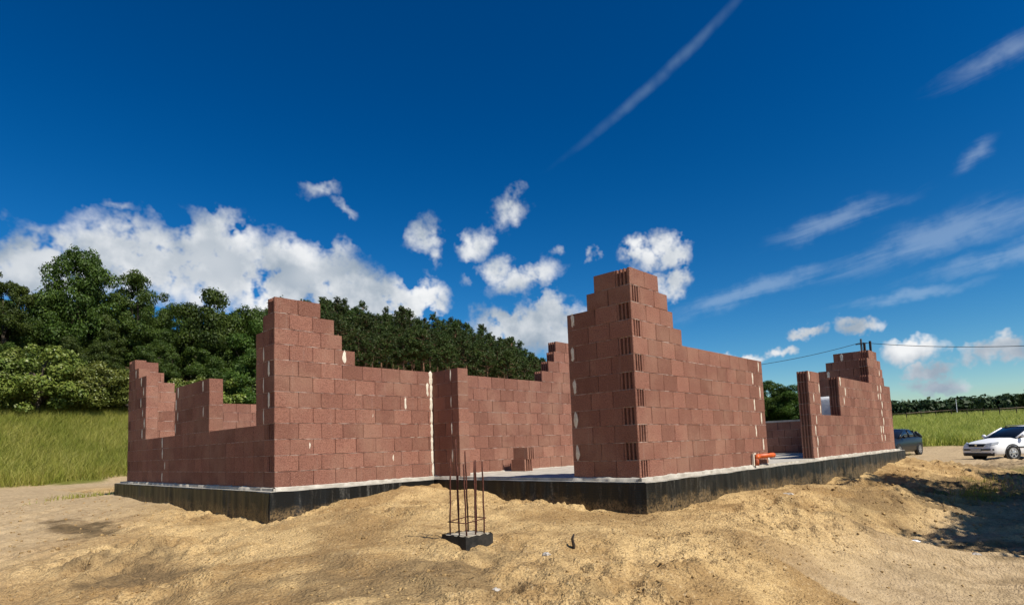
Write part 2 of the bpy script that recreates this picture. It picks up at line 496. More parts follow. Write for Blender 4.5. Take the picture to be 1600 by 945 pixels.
CTRL = np.array([
    # against the foundation
    (-3.2, 13.2, -.32), (-3.2, 11.5, -.34), (-3.2, 10.0, -.37), (-3.2, 8.2, -.39), (-3.2, 6.1, -.44), (-3.2, 5.1, -.42), (-3.2, 4.25, -.37),
    (-2.6, 4.22, -.33), (-1.9, 4.22, -.27), (-1.0, 4.22, -.25), (-.5, 4.22, -.18), (-.2, 4.1, -.19), (-.2, 3.7, -.17), (-.2, 3.1, -.21), (-.2, 2.5, -.33),
    (-.2, 1.9, -.37), (-.2, .8, -.37), (-.2, .3, -.42), (-.18, -.22, -.46), (.8, -.22, -.47), (1.9, -.22, -.47), (3.0, -.22, -.45), (4.3, -.22, -.49), (6, -.22, -.5), (8.5, -.22, -.49), (12, -.22, -.43), (14.2, -.22, -.33), (15.3, -.2, -.27),
    # mound and slopes
    (-6.255, 2.683, -.75), (-5.638, 1.166, -.65), (-5.042, -.323, -.55), (-6.05, 4.85, -.66), (-5.6, 9.5, -.56), (-5.17, 14.2, -.47), (-4.28, 10.24, -.48), (-4.1, 8.0, -.46),
    (-5.44, 4.92, -.6), (-4.54, 3.15, -.5), (-4.0, .07, -.47), (-3.17, -.09, -.41), (-2.6, 1.6, -.36), (-1.6, 2.4, -.31), (-4.2, 5.6, -.48), (-4.215, -1.67, -.55), (-3.49, -2.147, -.62), (-2.24, -1.37, -.5), (-1.2, -.8, -.46),
    (-2.46, -2.58, -.76), (-1.62, -2.76, -.93), (-.84, -3.05, -1.05), (-.29, -3.43, -1.07), (.1, -3.84, -1.09), (-.99, -2.04, -.55), (1.38, -1.93, -.56), (1.2, -1.0, -.46), (3.2, -1.1, -.48), (5.8, -1.3, -.52),
    (2.26, -2.43, -.98), (3.78, -2.45, -1.04), (4.2, -1.75, -.70), (3.46, -3.64, -1.06), (9.2, -1.3, -.66), (6.57, -2.5, -1.0), (7.45, -3.4, -1.05), (17.4, -.35, -.62), (14.4, -1.6, -.74), (8.8, -2.93, -1.0), (10.5, -2.1, -.9), (18, -2.78, -.93),
    # wider surroundings
    (34, 2.67, -.78), (28.3, -1.68, -.9), (33.8, .72, -.88), (43.3, 4.25, -.75), (41.2, -1.4, -.88), (-4.1, 25.2, -.40), (.2, 27.2, -.40), (8, 24, -.45), (20, 16, -.6), (28, 8, -.72), (16.5, 6, -.5), (3, 15, -.4),
    (-9, 8, -.8), (-14, 12, -.8), (-7, -4.4, -1.1), (-5.7, -2.9, -.92), (-8, -1, -1.05), (-8, 3, -.92), (0, -8, -1.1), (10, -8, -1.1), (20, -8, -1.02), (-15, -10, -1.1), (-20, 5, -.95), (30, -20, -1), (0, -30, -1.1), (-40, -40, -1), (60, -40, -.9), (60, 20, -.7), (20, 50, -.5), (-20, 40, -.5), (-60, 10, -.8), (-50, 60, -.5),
    # under the house
    (0, 8, -.5), (4, 4, -.5), (8, 4, -.5), (12, 6, -.5), (8, 9, -.5), (3, 2, -.5)], float)


def _rbf():
    P = CTRL[:, :2]
    n = len(P)
    D = np.linalg.norm(P[:, None] - P[None], axis=2)
    A = np.zeros((n + 3, n + 3))
    A[:n, :n] = D - np.eye(n) * 0.03
    A[:n, n] = 1
    A[:n, n + 1:] = P
    A[n:, :n] = A[:n, n:].T
    b = np.zeros(n + 3)
    b[:n] = CTRL[:, 2]
    return np.linalg.solve(A, b)


_w = _rbf()
_TH = [-40, -10, 20, 33, 41, 44, 50, 58, 64, 70, 77, 90, 125, 150]
_SL = [.03, .046, .046, .03, .07, .15, .25, .29, .29, .27, .26, .26, .24, .05]
_R0 = [42, 42, 42, 50, 55, 55, 55, 55, 50, 40, 30.5, 29, 28, 28]


def ground(x, y):
    """smooth ground height"""
    x = np.asarray(x, float)
    y = np.asarray(y, float)
    sh = x.shape
    x, y = x.ravel(), y.ravel()
    z = _w[-3] + _w[-2] * np.clip(x, -80, 80) + _w[-1] * np.clip(y, -80, 80)
    xx, yy = np.clip(x, -80, 80), np.clip(y, -80, 80)
    for k in range(len(CTRL)):
        z = z + _w[k] * np.hypot(xx - CTRL[k, 0], yy - CTRL[k, 1])
    dx, dy = x - CAM.x, y - CAM.y
    r = np.hypot(dx, dy)
    th = np.degrees(np.arctan2(dy, dx))
    sl, r0 = np.interp(th, _TH, _SL), np.interp(th, _TH, _R0)
    e = np.clip(r, 0, 125) - r0
    z = z + sl * np.where(e > 3, e - 1.5, np.where(e > 0, e * e / 6, 0))
    return z.reshape(sh)


def in_slab(x, y, grow=0.0):
    return ((x > -3.12 - grow) & (x < 15.22 + grow) & (y < 13.1 + grow) & (y > 4.31 - grow)) | ((x > -0.10 - grow) & (x < 15.22 + grow) & (y > -0.13 - grow) & (y < 13.1 + grow))


def rough_amount(x, y):
    """how churned the soil is: loose heaps round the house, flat on the tracks"""
    right = 1 / (1 + np.exp(-(-y - 2.35 - 0.05 * np.maximum(x, 0)) * 5)) * (x > -1.2)
    left = 1 / (1 + np.exp(-(y - 7.5 + (x + 4.2) * -1.5) * 1.2)) * (x < -3)
    far = np.clip((np.hypot(x + 1, y - 1) - 17) / 6, 0, 1)
    return np.clip(1 - 0.72 * np.maximum(np.maximum(right, left), far), 0.2, 1)


def relief(x, y):
    a = rough_amount(x, y)
    pm = np.clip(0.62 + fbm(x / 1.5, y / 1.5, 3, 27) * 1.7, 0.22, 1.25)
    lump = fbm(x / 0.9, y / 0.9, 3, 1) * 0.09
    clod = np.maximum(fbm(x / 0.26, y / 0.26, 3, 5, 0.6) + 0.02, -0.12) * 0.10
    pit = -np.maximum(vnoise(x / 0.17, y / 0.17, 11) - 0.24, 0) * 0.22
    fine = fbm(x / 0.085, y / 0.085, 2, 8) * 0.040
    # rake and bucket marks running down the slope
    u, v = x * 0.62 - y * 0.78, x * 0.78 + y * 0.62
    zone = np.clip((x + 1.0) / 2, 0, 1) * np.clip((-0.5 - y) / 0.6, 0, 1)
    zone2 = np.clip((-3.6 - x) / 0.8, 0, 1) * np.clip((y - 1) / 2, 0, 1) * 0.7
    rake = fbm(v / 0.20, u / 1.6, 3, 14) * 0.15 * zone + fbm(u / 0.22, v / 1.6, 3, 19) * 0.10 * zone2
    return a * (lump * 1.3 + fbm(x / 2.3, y / 2.3, 2, 33) * 0.12 + pm * (clod + pit + fine)) + rake + (1 - a) * fbm(x / 0.5, y / 0.5, 4, 22) * 0.025


def height(x, y):
    return ground(x, y) + relief(x, y)


def gz(x, y):
    return float(height(np.array([x]), np.array([y]))[0])


def axis_coords(lo, hi, step, far):
    mid = list(np.arange(lo, hi, step))
    out = []
    for sgn, st in ((-1, lo), (1, hi)):
        d, l = 0.0, []
        while d < far:
            d += step + 0.013 * min(d, 12) + 0.05 * max(0, d - 12)
            l.append(st + sgn * d)
        out.append(l)
    return np.array(out[0][::-1] + mid + out[1])


def build_ground():
    xs = axis_coords(-6.3, 2.6, 0.024, 700)
    ys = axis_coords(-3.4, 6.0, 0.026, 700)
    X, Y = np.meshgrid(xs, ys, indexing='ij')
    Z = height(X, Y)
    ins = in_slab(X, Y, -0.12)
    Z = np.where(ins, np.minimum(Z, -0.45), Z)
    nx, ny = X.shape
    V = np.stack([X, Y, Z], -1).reshape(-1, 3)
    i = np.arange(nx * ny).reshape(nx, ny)
    F = np.stack([i[:-1, :-1], i[1:, :-1], i[1:, 1:], i[:-1, 1:]], -1).reshape(-1, 4)
    me = mesh_np('ground', V, F, None, M['sand'], True)
    # cover: red grass, green dark topsoil, blue trampled pale track
    x, y = X.ravel(), Y.ravel()
    wob = fbm(x / 3.0, y / 3.0, 4, 31) * 1.6
    gl = np.clip((y - (25.6 + 0.38 * (x + 4.1)) + wob) / 0.5, 0, 1)
    gr = np.clip((x - 42.3 + wob) / 0.6, 0, 1)
    weeds = np.clip(fbm(x / 0.7, y / 0.7, 4, 41) * 3 - 0.1, 0, 1) * np.clip(1 - np.hypot((x - 10.5) / 3.2, (y + 2.5) / 0.9), 0, 1) * 1.6
    weeds2 = np.clip(1.2 - np.hypot((x - 19) / 3, (y + 3.8) / 1.6), 0, 1)
    red = np.clip(np.maximum(np.maximum(gl, gr), np.maximum(weeds, weeds2)), 0, 1)
    cr_, ct_ = np.hypot(x - CAM.x, y - CAM.y), np.degrees(np.arctan2(y - CAM.y, x - CAM.x))
    wood = np.clip((cr_ - np.interp(ct_, [34, 38, 60, 66, 100, 104], [999, 57, 57, 49, 48, 999]) + wob) / 2, 0, 1)
    red = red * (1 - .85 * wood)
    dn = fbm(x / 1.1, y / 1.1, 4, 51)
    uu, vv = x * 0.62 - y * 0.78, x * 0.78 + y * 0.62
    dn = np.maximum(dn, fbm(vv / 0.30, uu / 2.0, 4, 53) * 1.15)
    green = np.clip((dn - 0.13) * 3.2, 0, 0.75) * np.clip((x + 0.6) / 2.5, 0, 1) * np.clip((-0.9 - y) / 0.8, 0, 1) * (x < 26)
    patch = lambda cx, cy, rx, ry, s: np.clip((1 - np.hypot((x - cx) / rx, (y - cy) / ry)) * 1.5 + fbm(x / 0.3, y / 0.3, 4, s) * 1.6, 0, 1)
    green = np.maximum(green, patch(-4.25, -.7, 1.15, 1.35, 55) * 0.6)
    green = np.maximum(green, patch(-4.85, 7.2, 0.5, 1.6, 56))
    green = np.maximum(green, patch(-5.2, 2.6, 0.6, 1.6, 57) * 0.75)
    green = np.maximum(green, patch(4.5, -1.9, 2.2, 0.5, 58) * 0.5)
    green = np.maximum(green, wood)
    blue = (1 - rough_amount(x, y)) * 1.1
    c = np.stack([red, green, np.clip(blue, 0, 1), np.ones_like(red)], -1).astype(np.float32)
    a = me.color_attributes.new('cover', 'FLOAT_COLOR', 'POINT')
    a.data.foreach_set('color', c.ravel())
    o = ob('ground', me)
    tag(o, 'heaped and raked yellow sandy soil around the house', 'ground', kind='structure')


build_ground()


# ------------------------------------------------------------------ house
house = empty('unfinished_house')
tag(house, 'unfinished single-storey house of reddish brown hollow blocks on a raised slab', 'house')


def build_foundation():
    b = MB()
    b.prism(SLAB[::-1] if False else SLAB, -0.62, -0.045)
    b.obj('foundation_slab', M['concrete'], house)
    # screed: slightly smaller, pale and smooth, carries the walls
    ins = [(-3.04, 4.385), (-0.02, 4.385), (-0.02, -0.03), (15.1, -0.03), (15.1, 13.0), (-3.04, 13.0)]
    b = MB()
    b.prism(ins, -0.045, -0.006)
    b.obj('screed', M['concrete'], house)
    # black dimpled membrane: one sheet for each side
    n = len(SLAB)
    for i in range(n):
        p, q = Vector(SLAB[i]), Vector(SLAB[(i + 1) % n])
        L = (q - p).length
        d = (q - p) / L
        nr = Vector((d.y, -d.x))
        # the slab outline turns clockwise or not: outward normal points away from the centre of the house
        mid = (p + q) / 2 + nr * 0.05
        if bool(in_slab(np.array(mid.x), np.array(mid.y))):
            nr = -nr
        m = max(8, int(L / 0.045))
        ks = 9
        s = np.linspace(-0.012, L + 0.012, m + 1)
        u = np.linspace(0, 1, ks + 1)
        Sg, Ug = np.meshgrid(s, u, indexing='ij')
        wr = fbm(Sg / 0.13, Ug * 0.5 + Sg * 0.5, 4, 60 + i) * 0.05 * (0.35 + Ug) + fbm(Sg / 0.7, Ug, 2, 70 + i) * 0.02
        off = 0.014 + np.maximum(wr, -0.008)
        top = -0.052 + fbm(s / 0.4, s * 0, 3, 80 + i) * 0.012 - np.abs(fbm(s / 1.7, s * 0, 2, 85 + i)) * 0.012
        Zg = top[:, None] - Ug * 0.56
        Xg = p.x + d.x * Sg + nr.x * off
        Yg = p.y + d.y * Sg + nr.y * off
        V = np.stack([Xg, Yg, Zg], -1).reshape(-1, 3)
        idx = np.arange((m + 1) * (ks + 1)).reshape(m + 1, ks + 1)
        F = np.stack([idx[:-1, :-1], idx[1:, :-1], idx[1:, 1:], idx[:-1, 1:]], -1).reshape(-1, 4)
        ob('membrane', mesh_np('membrane', V, F, None, M['membrane'], True), house)


build_foundation()

BH = HC - 0.0088
_bc = {}


def block_mesh(L, g0, g1, var=0):
    """hollow-clay-aggregate block along +x from 0 to L, thickness 0..T in y, ends tongued where seen"""
    key = (round(L, 3), g0, g1, var)
    if key in _bc:
        return _bc[key]
    c = 0.008
    slots = [(0.043, 0.083), (0.104, 0.144), (0.165, 0.205)]
    dp = 0.038
    poly = [(c, 0), (L - c, 0), (L, c)]
    if g1:
        for a, b in slots:
            poly += [(L, a), (L - dp, a + 0.003), (L - dp, b - 0.003), (L, b)]
    poly += [(L, T - c), (L - c, T), (c, T), (0, T - c)]
    if g0:
        for a, b in slots[::-1]:
            poly += [(0, b), (dp, b - 0.003), (dp, a + 0.003), (0, a)]
    poly += [(0, c)]
    rr = random.Random(hash(key) & 0xffff)
    n = len(poly)
    j = lambda: rr.uniform(-0.0022, 0.0022)
    m = MB()
    vs = [(x + j(), y + j(), 0.0) for x, y in poly] + [(x + j(), y + j(), BH + j()) for x, y in poly]
    m.add(vs, [tuple(range(n - 1, -1, -1)), tuple(range(n, 2 * n))] + [(i, (i + 1) % n, n + (i + 1) % n, n + i) for i in range(n)])
    _bc[key] = m.mesh('block', M['block'])
    return _bc[key]


ALL_BLOCKS = []          # (wall object, mesh, location, rotation z, seen size)


def seen_size(c, n):
    v = Vector(c) - CAM
    return max(0.0, -v.normalized().dot(n)) / v.length ** 2


def make_wall(name, axis, plane, inner, spans, phase=None, hidden=None, lab=None):
    """axis 'x' or 'y': direction the wall runs. plane: coordinate of its outer face; inner +1: wall body lies on the + side.
    spans: for each course a list of (a, b, groove at a, groove at b)"""
    mo = MB()
    blocks = []
    for k, sp in enumerate(spans):
        z = k * HC
        for (a, b, ga, gb) in sp:
            # mortar bed under the course
            n = max(2, int((b - a) / 0.07))
            rr = [random.uniform(-0.012, -0.002) if random.random() < .68 else random.uniform(-0.001, 0.005) for _ in range(2 * (n + 1))]
            lo, hi = (plane, plane + T) if inner > 0 else (plane - T, plane)
            vs = []
            for i in range(n + 1):
                s = a + 0.004 + (b - a - 0.008) * i / n
                for q, (w, e) in enumerate(((lo, -1), (hi, 1))):
                    t_ = w + e * rr[2 * i + q]
                    for zz in (z - 0.0084, z - 0.0003):
                        vs.append((s, t_, zz) if axis == 'x' else (t_, s, zz))
            fs = []
            for i in range(n):
                o = 4 * i
                fs += [(o, o + 4, o + 5, o + 1), (o + 2, o + 3, o + 7, o + 6), (o + 1, o + 5, o + 7, o + 3), (o, o + 2, o + 6, o + 4)]
            fs += [(0, 1, 3, 2), (4 * n, 4 * n + 2, 4 * n + 3, 4 * n + 1)]
            mo.add(vs, fs)
            # blocks of the course
            first = 0.38
            ph = (phase(k, a) if phase else (0.0 if k % 2 == 0 else 0.19))
            s = a
            cuts = [a]
            if ph > 0.05:
                s = a + ph
                cuts.append(min(s, b))
            while s + 0.38 < b - 0.03:
                s += 0.38
                cuts.append(s)
            if cuts[-1] < b - 1e-4:
                cuts.append(b)
            for i in range(len(cuts) - 1):
                blocks.append((k, cuts[i], cuts[i + 1], ga and i == 0, gb and i == len(cuts) - 2))
    w = mo.obj(name, M['mortar'], house)
    if lab:
        w['label'] = lab
    nrm = Vector((0, -1, 0)) if axis == 'x' else Vector((-1, 0, 0))
    for (k, s0, s1, g0, g1) in blocks:
        gap = 0.0022
        L = s1 - s0 - 2 * gap
        jit = random.uniform(-0.0025, 0.0025)
        z = k * HC
        var = random.randrange(3)
        if axis == 'x':
            # the block lies along +x, its thickness along +y
            y = plane if inner > 0 else plane - T
            loc = (s0 + gap, y + jit, z)
            rz = 0.0
            gg = (g0, g1)
            cen = ((s0 + s1) / 2, y, z + .12)
        else:
            # turned by +90 degrees: +x -> +y, +y -> -x
            x = plane + T if inner > 0 else plane
            loc = (x + jit, s0 + gap, z)
            rz = math.pi / 2
            gg = (g0, g1)
            cen = (x - T, (s0 + s1) / 2, z + .12)
        sz = 0.0 if (hidden and hidden(cen)) else seen_size(cen, nrm) * L
        ALL_BLOCKS.append((w, block_mesh(L, bool(gg[0]), bool(gg[1]), var), loc, rz + random.uniform(-0.002, 0.002), sz))
    return w


def co(k, through):
    """start of a wall at a corner: through courses reach the corner, the others stop behind the crossing wall"""
    return 0.0 if (k % 2 == (1 if through == 'x' else 0)) else T


ph_half = lambda k, a: 0.0
# W2/W5: long wall facing the viewer, runs from the left corner behind the porch to the far partition
spans = []
rl = [1.38, 1.14, 1.0, 0.76]
rs = [3.135, 3.37, 3.59, 3.66]
for k in range(12):
    a = XA + co(k, 'x')
    thr = k % 2 == 1
    if k < 8:
        spans.append([(a, XR, thr, False)])
    else:
        spans.append([(a, XA + rl[k - 8], thr, False), (rs[k - 8], XR, True, False)])
w_long = make_wall('wall', 'x', YC, 1, spans, lambda k, a: 0.0, lambda c: c[0] > 4.15, 'long sunlit wall stepping up at its left corner')
# R: sunlit wall of the front corner, steps up to the corner
spans = []
for k in range(12):
    a = co(k, 'x')
    spans.append([(a, XR if k < 8 else rl[k - 8], k % 2 == 1, k < 8)])
w_front = make_wall('wall', 'x', 0.0, 1, spans, lambda k, a: 0.0, None, 'sunlit front wall running right from the tall stepped corner')
# W4: shaded face of the front corner
spans = []
for k in range(12):
    e = 1.14 if k < 10 else (0.76 if k == 10 else 0.62)
    spans.append([(co(k, 'y'), e, k % 2 == 0, True)])
w_tower = make_wall('wall', 'y', 0.0, 1, spans, lambda k, a: 0.0, None, 'shaded narrow wall of the tall stepped front corner')
# W3: short return between the porch and the wide opening
w_ret = make_wall('wall', 'y', 0.0, 1, [[(Y3, YC - 0.003, False, False)] for k in range(8)], lambda k, a: (0.0 if k % 2 else 0.19), None, 'short wall return left of the wide opening')
# W1: left side wall with two window openings
spans = []
for k in range(12):
    a = YC + co(k, 'y')
    thr = k % 2 == 0
    endL = YL if k % 2 == 0 else YL - T
    if k < 4:
        spans.append([(a, endL, False, thr)])
    elif k < 8:
        spans.append([(a, 5.08, False, False), (7.10, 9.01, False, False), (11.04, endL, False, thr)])
    elif k < 10:
        spans.append([(a, 5.08, False, False), (11.04, endL, False, thr)])
    elif k == 10:
        spans.append([(a, 4.83, False, True), (11.67, endL, False, thr)])
    else:
        spans.append([(12.0, endL, False, False)])
w_left = make_wall('wall', 'y', XA, 1, spans, lambda k, a: (0.0 if k % 2 == 0 else 0.14), None, 'left side wall with two window openings')
# W7: rear wall, seen through the left windows
spans = []
for k in range(12):
    a = XA + (0.0 if k % 2 == 1 else T)
    e = [9.0] * 8 + [XA + 1.2, XA + 0.95, XA + 0.71, XA + 0.58]
    spans.append([(a, e[k], k % 2 == 1, False)])
w_rear = make_wall('wall', 'x', YL - T, 1, spans, None, lambda c: c[0] > 0.2, 'rear wall seen through the left windows')
# R2: right front wall with a window opening and a stepped rise
spans = []
up8 = [(12.20, 13.95), (12.26, 13.83), (12.22, 13.67), (12.42, 13.30)]
for k in range(12):
    if k < 4:
        spans.append([(XR2, XE, True, True)])
    elif k < 8:
        spans.append([(XR2, 7.80, True, True), (9.26, XE, True, True)])
    else:
        spans.append([(*up8[k - 8], True, True)])
w_right = make_wall('wall', 'x', 0.0, 1, spans, None, None, 'right front wall with a narrow window opening')
# W6: cross wall behind it, low under a wide window
spans = []
for k in range(12):
    e = 11.5 if k < 4 else (1.75 if k < 8 else [1.62, 1.40, 1.18, 0.95][k - 8])
    spans.append([(T + 0.004, e, False, True)])
w_cross = make_wall('wall', 'y', XW6, 1, spans, None, lambda c: c[1] > 3.0 or c[1] < 0.3, 'shaded cross wall seen through the doorway')
capb = MB()
capb.box(XW6 - 0.01, XW6 + T + 0.01, 1.78, 11.5, 4 * HC - 0.004, 4 * HC + 0.05)
capb.obj('sill_screed', M['concrete'], w_cross)

ALL_BLOCKS.sort(key=lambda t: -t[4])
for (w, me, loc, rz, sz) in ALL_BLOCKS[:300]:
    ob('block', me, w, loc, (0, 0, rz))
jb = MB()
for (w, me, loc, rz, sz) in ALL_BLOCKS[300:]:
    c, s = math.cos(rz), math.sin(rz)
    jb.add([(loc[0] + c * v.co.x - s * v.co.y, loc[1] + s * v.co.x + c * v.co.y, loc[2] + v.co.z) for v in me.vertices], [tuple(p.vertices) for p in me.polygons])
tag(jb.obj('blocks', M['block'], house), kind='stuff')


def patch(wall, axis, plane, s, z0, z1, w, side=-1, bulge=0.012):
    """smear of pale joint filler on a wall face"""
    m = MB()
    nu, nv = 6, max(6, int((z1 - z0) / 0.035))
    vs = []
    ph = random.uniform(0, 9)
    for j in range(nv + 1):
        t = j / nv
        prof = min(1.0, math.sin(math.pi * min(max(t, 0.02), 0.98)) * 2.4 + 0.1) * (0.85 + 0.15 * math.sin(ph + t * 9) + random.uniform(-.1, .1))
        for i in range(nu + 1):
            q = (i / nu - 0.5) * 2
            du = q * w / 2 * prof + 0.003 * math.sin(ph * 2 + t * 7)
            h = bulge * (1 - q * q) * (0.6 + random.random() * 0.5) * (0.3 + 0.7 * math.sin(math.pi * t)) - 0.003
            zz = z0 + (z1 - z0) * t + random.uniform(-.004, .004)
            off = plane + side * h
            vs.append((s + du, off, zz) if axis == 'x' else (off, s + du, zz))
    fs = [(j * (nu + 1) + i, j * (nu + 1) + i + 1, (j + 1) * (nu + 1) + i + 1, (j + 1) * (nu + 1) + i) for j in range(nv) for i in range(nu)]
    m.add(vs, fs)
    o = m.obj('mortar_patch', M['foam'], wall, True)
    return o


def cz(k):
    return k * HC


for k in (1, 3, 5, 7):                                                # tower, shaded face
    patch(w_tower, 'y', 0.0, 1.055 + random.uniform(-.01, .01), cz(k) + 0.0, cz(k) + 0.235, 0.085)
patch(w_tower, 'y', 0.0, 1.035, cz(9) + 0.03, cz(9) + 0.245, 0.075)
for i, k in enumerate(range(0, 8)):                                    # front wall, right end
    patch(w_front, 'x', 0.0, (4.27 if k % 2 else 3.98) + random.uniform(-.01, .01), cz(k) + 0.01, cz(k) + 0.235, 0.055)
patch(w_long, 'x', YC, -1.83, cz(8) + 0.01, cz(8) + 0.24, 0.10)
patch(w_long, 'x', YC, -0.62, cz(5) + 0.01, cz(5) + 0.235, 0.06)
for k in range(0, 8):                                                  # inner corner, dripping filler
    patch(w_long, 'x', YC, -0.035 + random.uniform(-.012, .008), cz(k) - 0.01, cz(k) + 0.25, 0.075 if k < 7 else 0.10, bulge=0.022)
patch(w_long, 'x', YC, -0.12, cz(6) + 0.02, cz(7) + 0.03, 0.07)
for k, x_ in ((2, -2.45), (4, -1.3), (1, -0.9)):
    patch(w_long, 'x', YC, x_, cz(k) + 0.06, cz(k) + 0.2, 0.035, bulge=0.006)
for k in (1, 3, 5, 7):
    patch(w_ret, 'y', 0.0, 3.89, cz(k) + 0.01, cz(k) + 0.235, 0.045)
for k, s in ((0, 9.8), (1, 9.62), (2, 9.8), (3, 9.82)):                # left wall
    patch(w_left, 'y', XA, s, cz(k) + 0.005, cz(k) + 0.235, 0.085)
for k in (4, 6, 8):
    patch(w_left, 'y', XA, 4.80, cz(k), cz(k) + 0.24, 0.05)
for k in (5, 7):
    patch(w_left, 'y', XA, 4.62, cz(k), cz(k) + 0.24, 0.075)
patch(w_left, 'y', XA, 4.79, cz(8), cz(8) + 0.235, 0.05)
for k, s in ((4, 8.97), (5, 8.83), (6, 8.95), (7, 8.83), (5, 7.40), (7, 7.43)):
    patch(w_left, 'y', XA, s, cz(k) + 0.01, cz(k) + 0.235, 0.07)
for k, s in ((4, 11.33), (5, 11.16), (6, 11.3), (7, 11.46), (8, 11.25), (9, 11.45), (10, 11.9)):
    patch(w_left, 'y', XA, s, cz(k) + 0.01, cz(k) + 0.235, 0.09)
for k, s in ((0, 7.3), (1, 7.36), (2, 7.28), (3, 7.38), (4, 7.72), (5, 7.3), (6, 7.74), (7, 7.12)):   # right wall
    patch(w_right, 'x', 0.0, s, cz(k) + 0.01, cz(k) + 0.235, 0.06)
for k, s in ((5, 9.62), (6, 9.80), (7, 9.42)):
    patch(w_right, 'x', 0.0, s, cz(k) + 0.01, cz(k) + 0.235, 0.08)
for k in range(1, 8):
    patch(w_right, 'x', 0.0, 13.35 + (0.12 if k % 2 else 0), cz(k) + 0.01, cz(k) + 0.24, 0.11)
    if k in (1, 2, 6, 7):
        patch(w_right, 'x', 0.0, 13.1, cz(k) + 0.01, cz(k) + 0.24, 0.09)
patch(w_right, 'x', 0.0, 13.45, cz(9), cz(9) + 0.235, 0.11)
for k, s in ((5, 1.55), (7, 1.5), (9, 1.12), (11, 0.72)):
    patch(w_cross, 'y', XW6, s, cz(k), cz(k) + 0.23, 0.11)


def base_mortar(wall, axis, plane, a, b, side=-1, big=0.05):
    """crumbly mortar squeezed out under the first course"""
    m = MB()
    n = int((b - a) / 0.04)
    s = np.linspace(a, b, n + 1)
    o1 = 0.02 + np.maximum(fbm(s / 0.15, s * 0, 3, random.randrange(99)) + 0.15, 0) * big
    h1 = 0.006 + np.maximum(fbm(s / 0.11, s * 0 + 5, 3, random.randrange(99)), -0.05) * 0.028
    vs, fs = [], []
    for i in range(n + 1):
        for off, z in ((-0.004, max(h1[i], 0.003)), (o1[i] * 0.5, max(h1[i] * 0.6, 0.001)), (o1[i], -0.008), (o1[i] + 0.006, -0.05)):
            p = plane + side * off
            vs.append((s[i], p, z) if axis == 'x' else (p, s[i], z))
    for i in range(n):
        for q in range(3):
            fs.append((4 * i + q, 4 * i + 4 + q, 4 * i + 5 + q, 4 * i + 1 + q))
    m.add(vs, fs)
    m.obj('mortar_bed', M['concrete'], wall, True)


base_mortar(w_left, 'y', XA, YC, YL)
base_mortar(w_long, 'x', YC, XA, 0.0)
base_mortar(w_long, 'x', YC, 0.3, XR, big=0.12)
base_mortar(w_front, 'x', 0.0, 0.0, XR)
base_mortar(w_tower, 'y', 0.0, 0.0, 1.14)
base_mortar(w_ret, 'y', 0.0, Y3, YC)
base_mortar(w_right, 'x', 0.0, XR2, XE)

# ------------------------------------------------------------------ things on the slab


def loose_block(label, loc, rz, upright=None):
    o = ob('loose_block', block_mesh(0.377, True, True, 1), None, loc, (0, 0, rz))
    tag(o, label, 'block', 'loose blocks on the slab')


loose_block('lower of two loose blocks stacked on the slab in the wide opening', (2.04, 3.80, -0.004), math.pi / 2)
loose_block('upper loose block with grooved end showing, atop another in the opening', (2.08, 3.77, BH - 0.002), math.pi / 2 + 0.09)


def pipe_thing():
    e = empty('drain_pipe', (3.72, -0.075, -0.004))
    tag(e, 'short orange plastic drain pipe with elbow beside the doorway', 'pipe')
    b = MB()
    b.tube([(0.0, 0, 0.0), (0, 0, 0.06), (0, 0, 0.13)], 0.036, 14)
    b.obj('riser', M['shaded_orange'], e, True)
    b = MB()
    b.tube([(-0.01, 0, 0.12), (0.03, -0.005, 0.155), (0.08, -0.01, 0.165)], [0.04, 0.044, 0.044], 14)
    b.obj('elbow', M['orange'], e, True)
    b = MB()
    b.lathe([(0.041, 0.06), (0.041, 0.50), (0.047, 0.51), (0.047, 0.64), (0.043, 0.645), (0.038, 0.645), (0.038, 0.50)], 'x', 18)
    b.obj('pipe', M['orange'], e, True, (0, -0.01, 0.163), (0, 0, R(-4)))
    b = MB()
    b.box(-0.085, -0.05, 0.02, 0.055, 0.0, 0.205)
    b.box(-0.05, 0.03, 0.02, 0.055, 0.20, 0.222)
    b.obj('foam_strip', M['foam'], e)  # cream strip of foam on the wall beside the pipe


pipe_thing()

for i, (x0, y0, x1, y1, w, h, lab, mt) in enumerate([
        (5.0, 0.35, 7.3, 1.05, 0.16, 0.05, 'pale board lying nearest in the doorway', 'polystyrene'),
        (5.6, 1.25, 8.6, 2.0, 0.2, 0.06, 'second pale board lying behind the first in the doorway', 'polystyrene'),
        (6.6, 2.4, 9.6, 2.7, 0.2, 0.09, 'farthest pale board on the floor before the cross wall', 'polystyrene')]):
    b = MB()
    L = math.hypot(x1 - x0, y1 - y0)
    b.prism([(0, 0), (L, 0), (L, w * 0.96), (L * 0.5, w), (0, w)], 0, h)
    o = b.obj('board', M[mt], None, False, (x0, y0, -0.004 if i else -0.005), (0, 0, math.atan2(y1 - y0, x1 - x0)))
    tag(o, lab, 'board', 'boards on the floor')


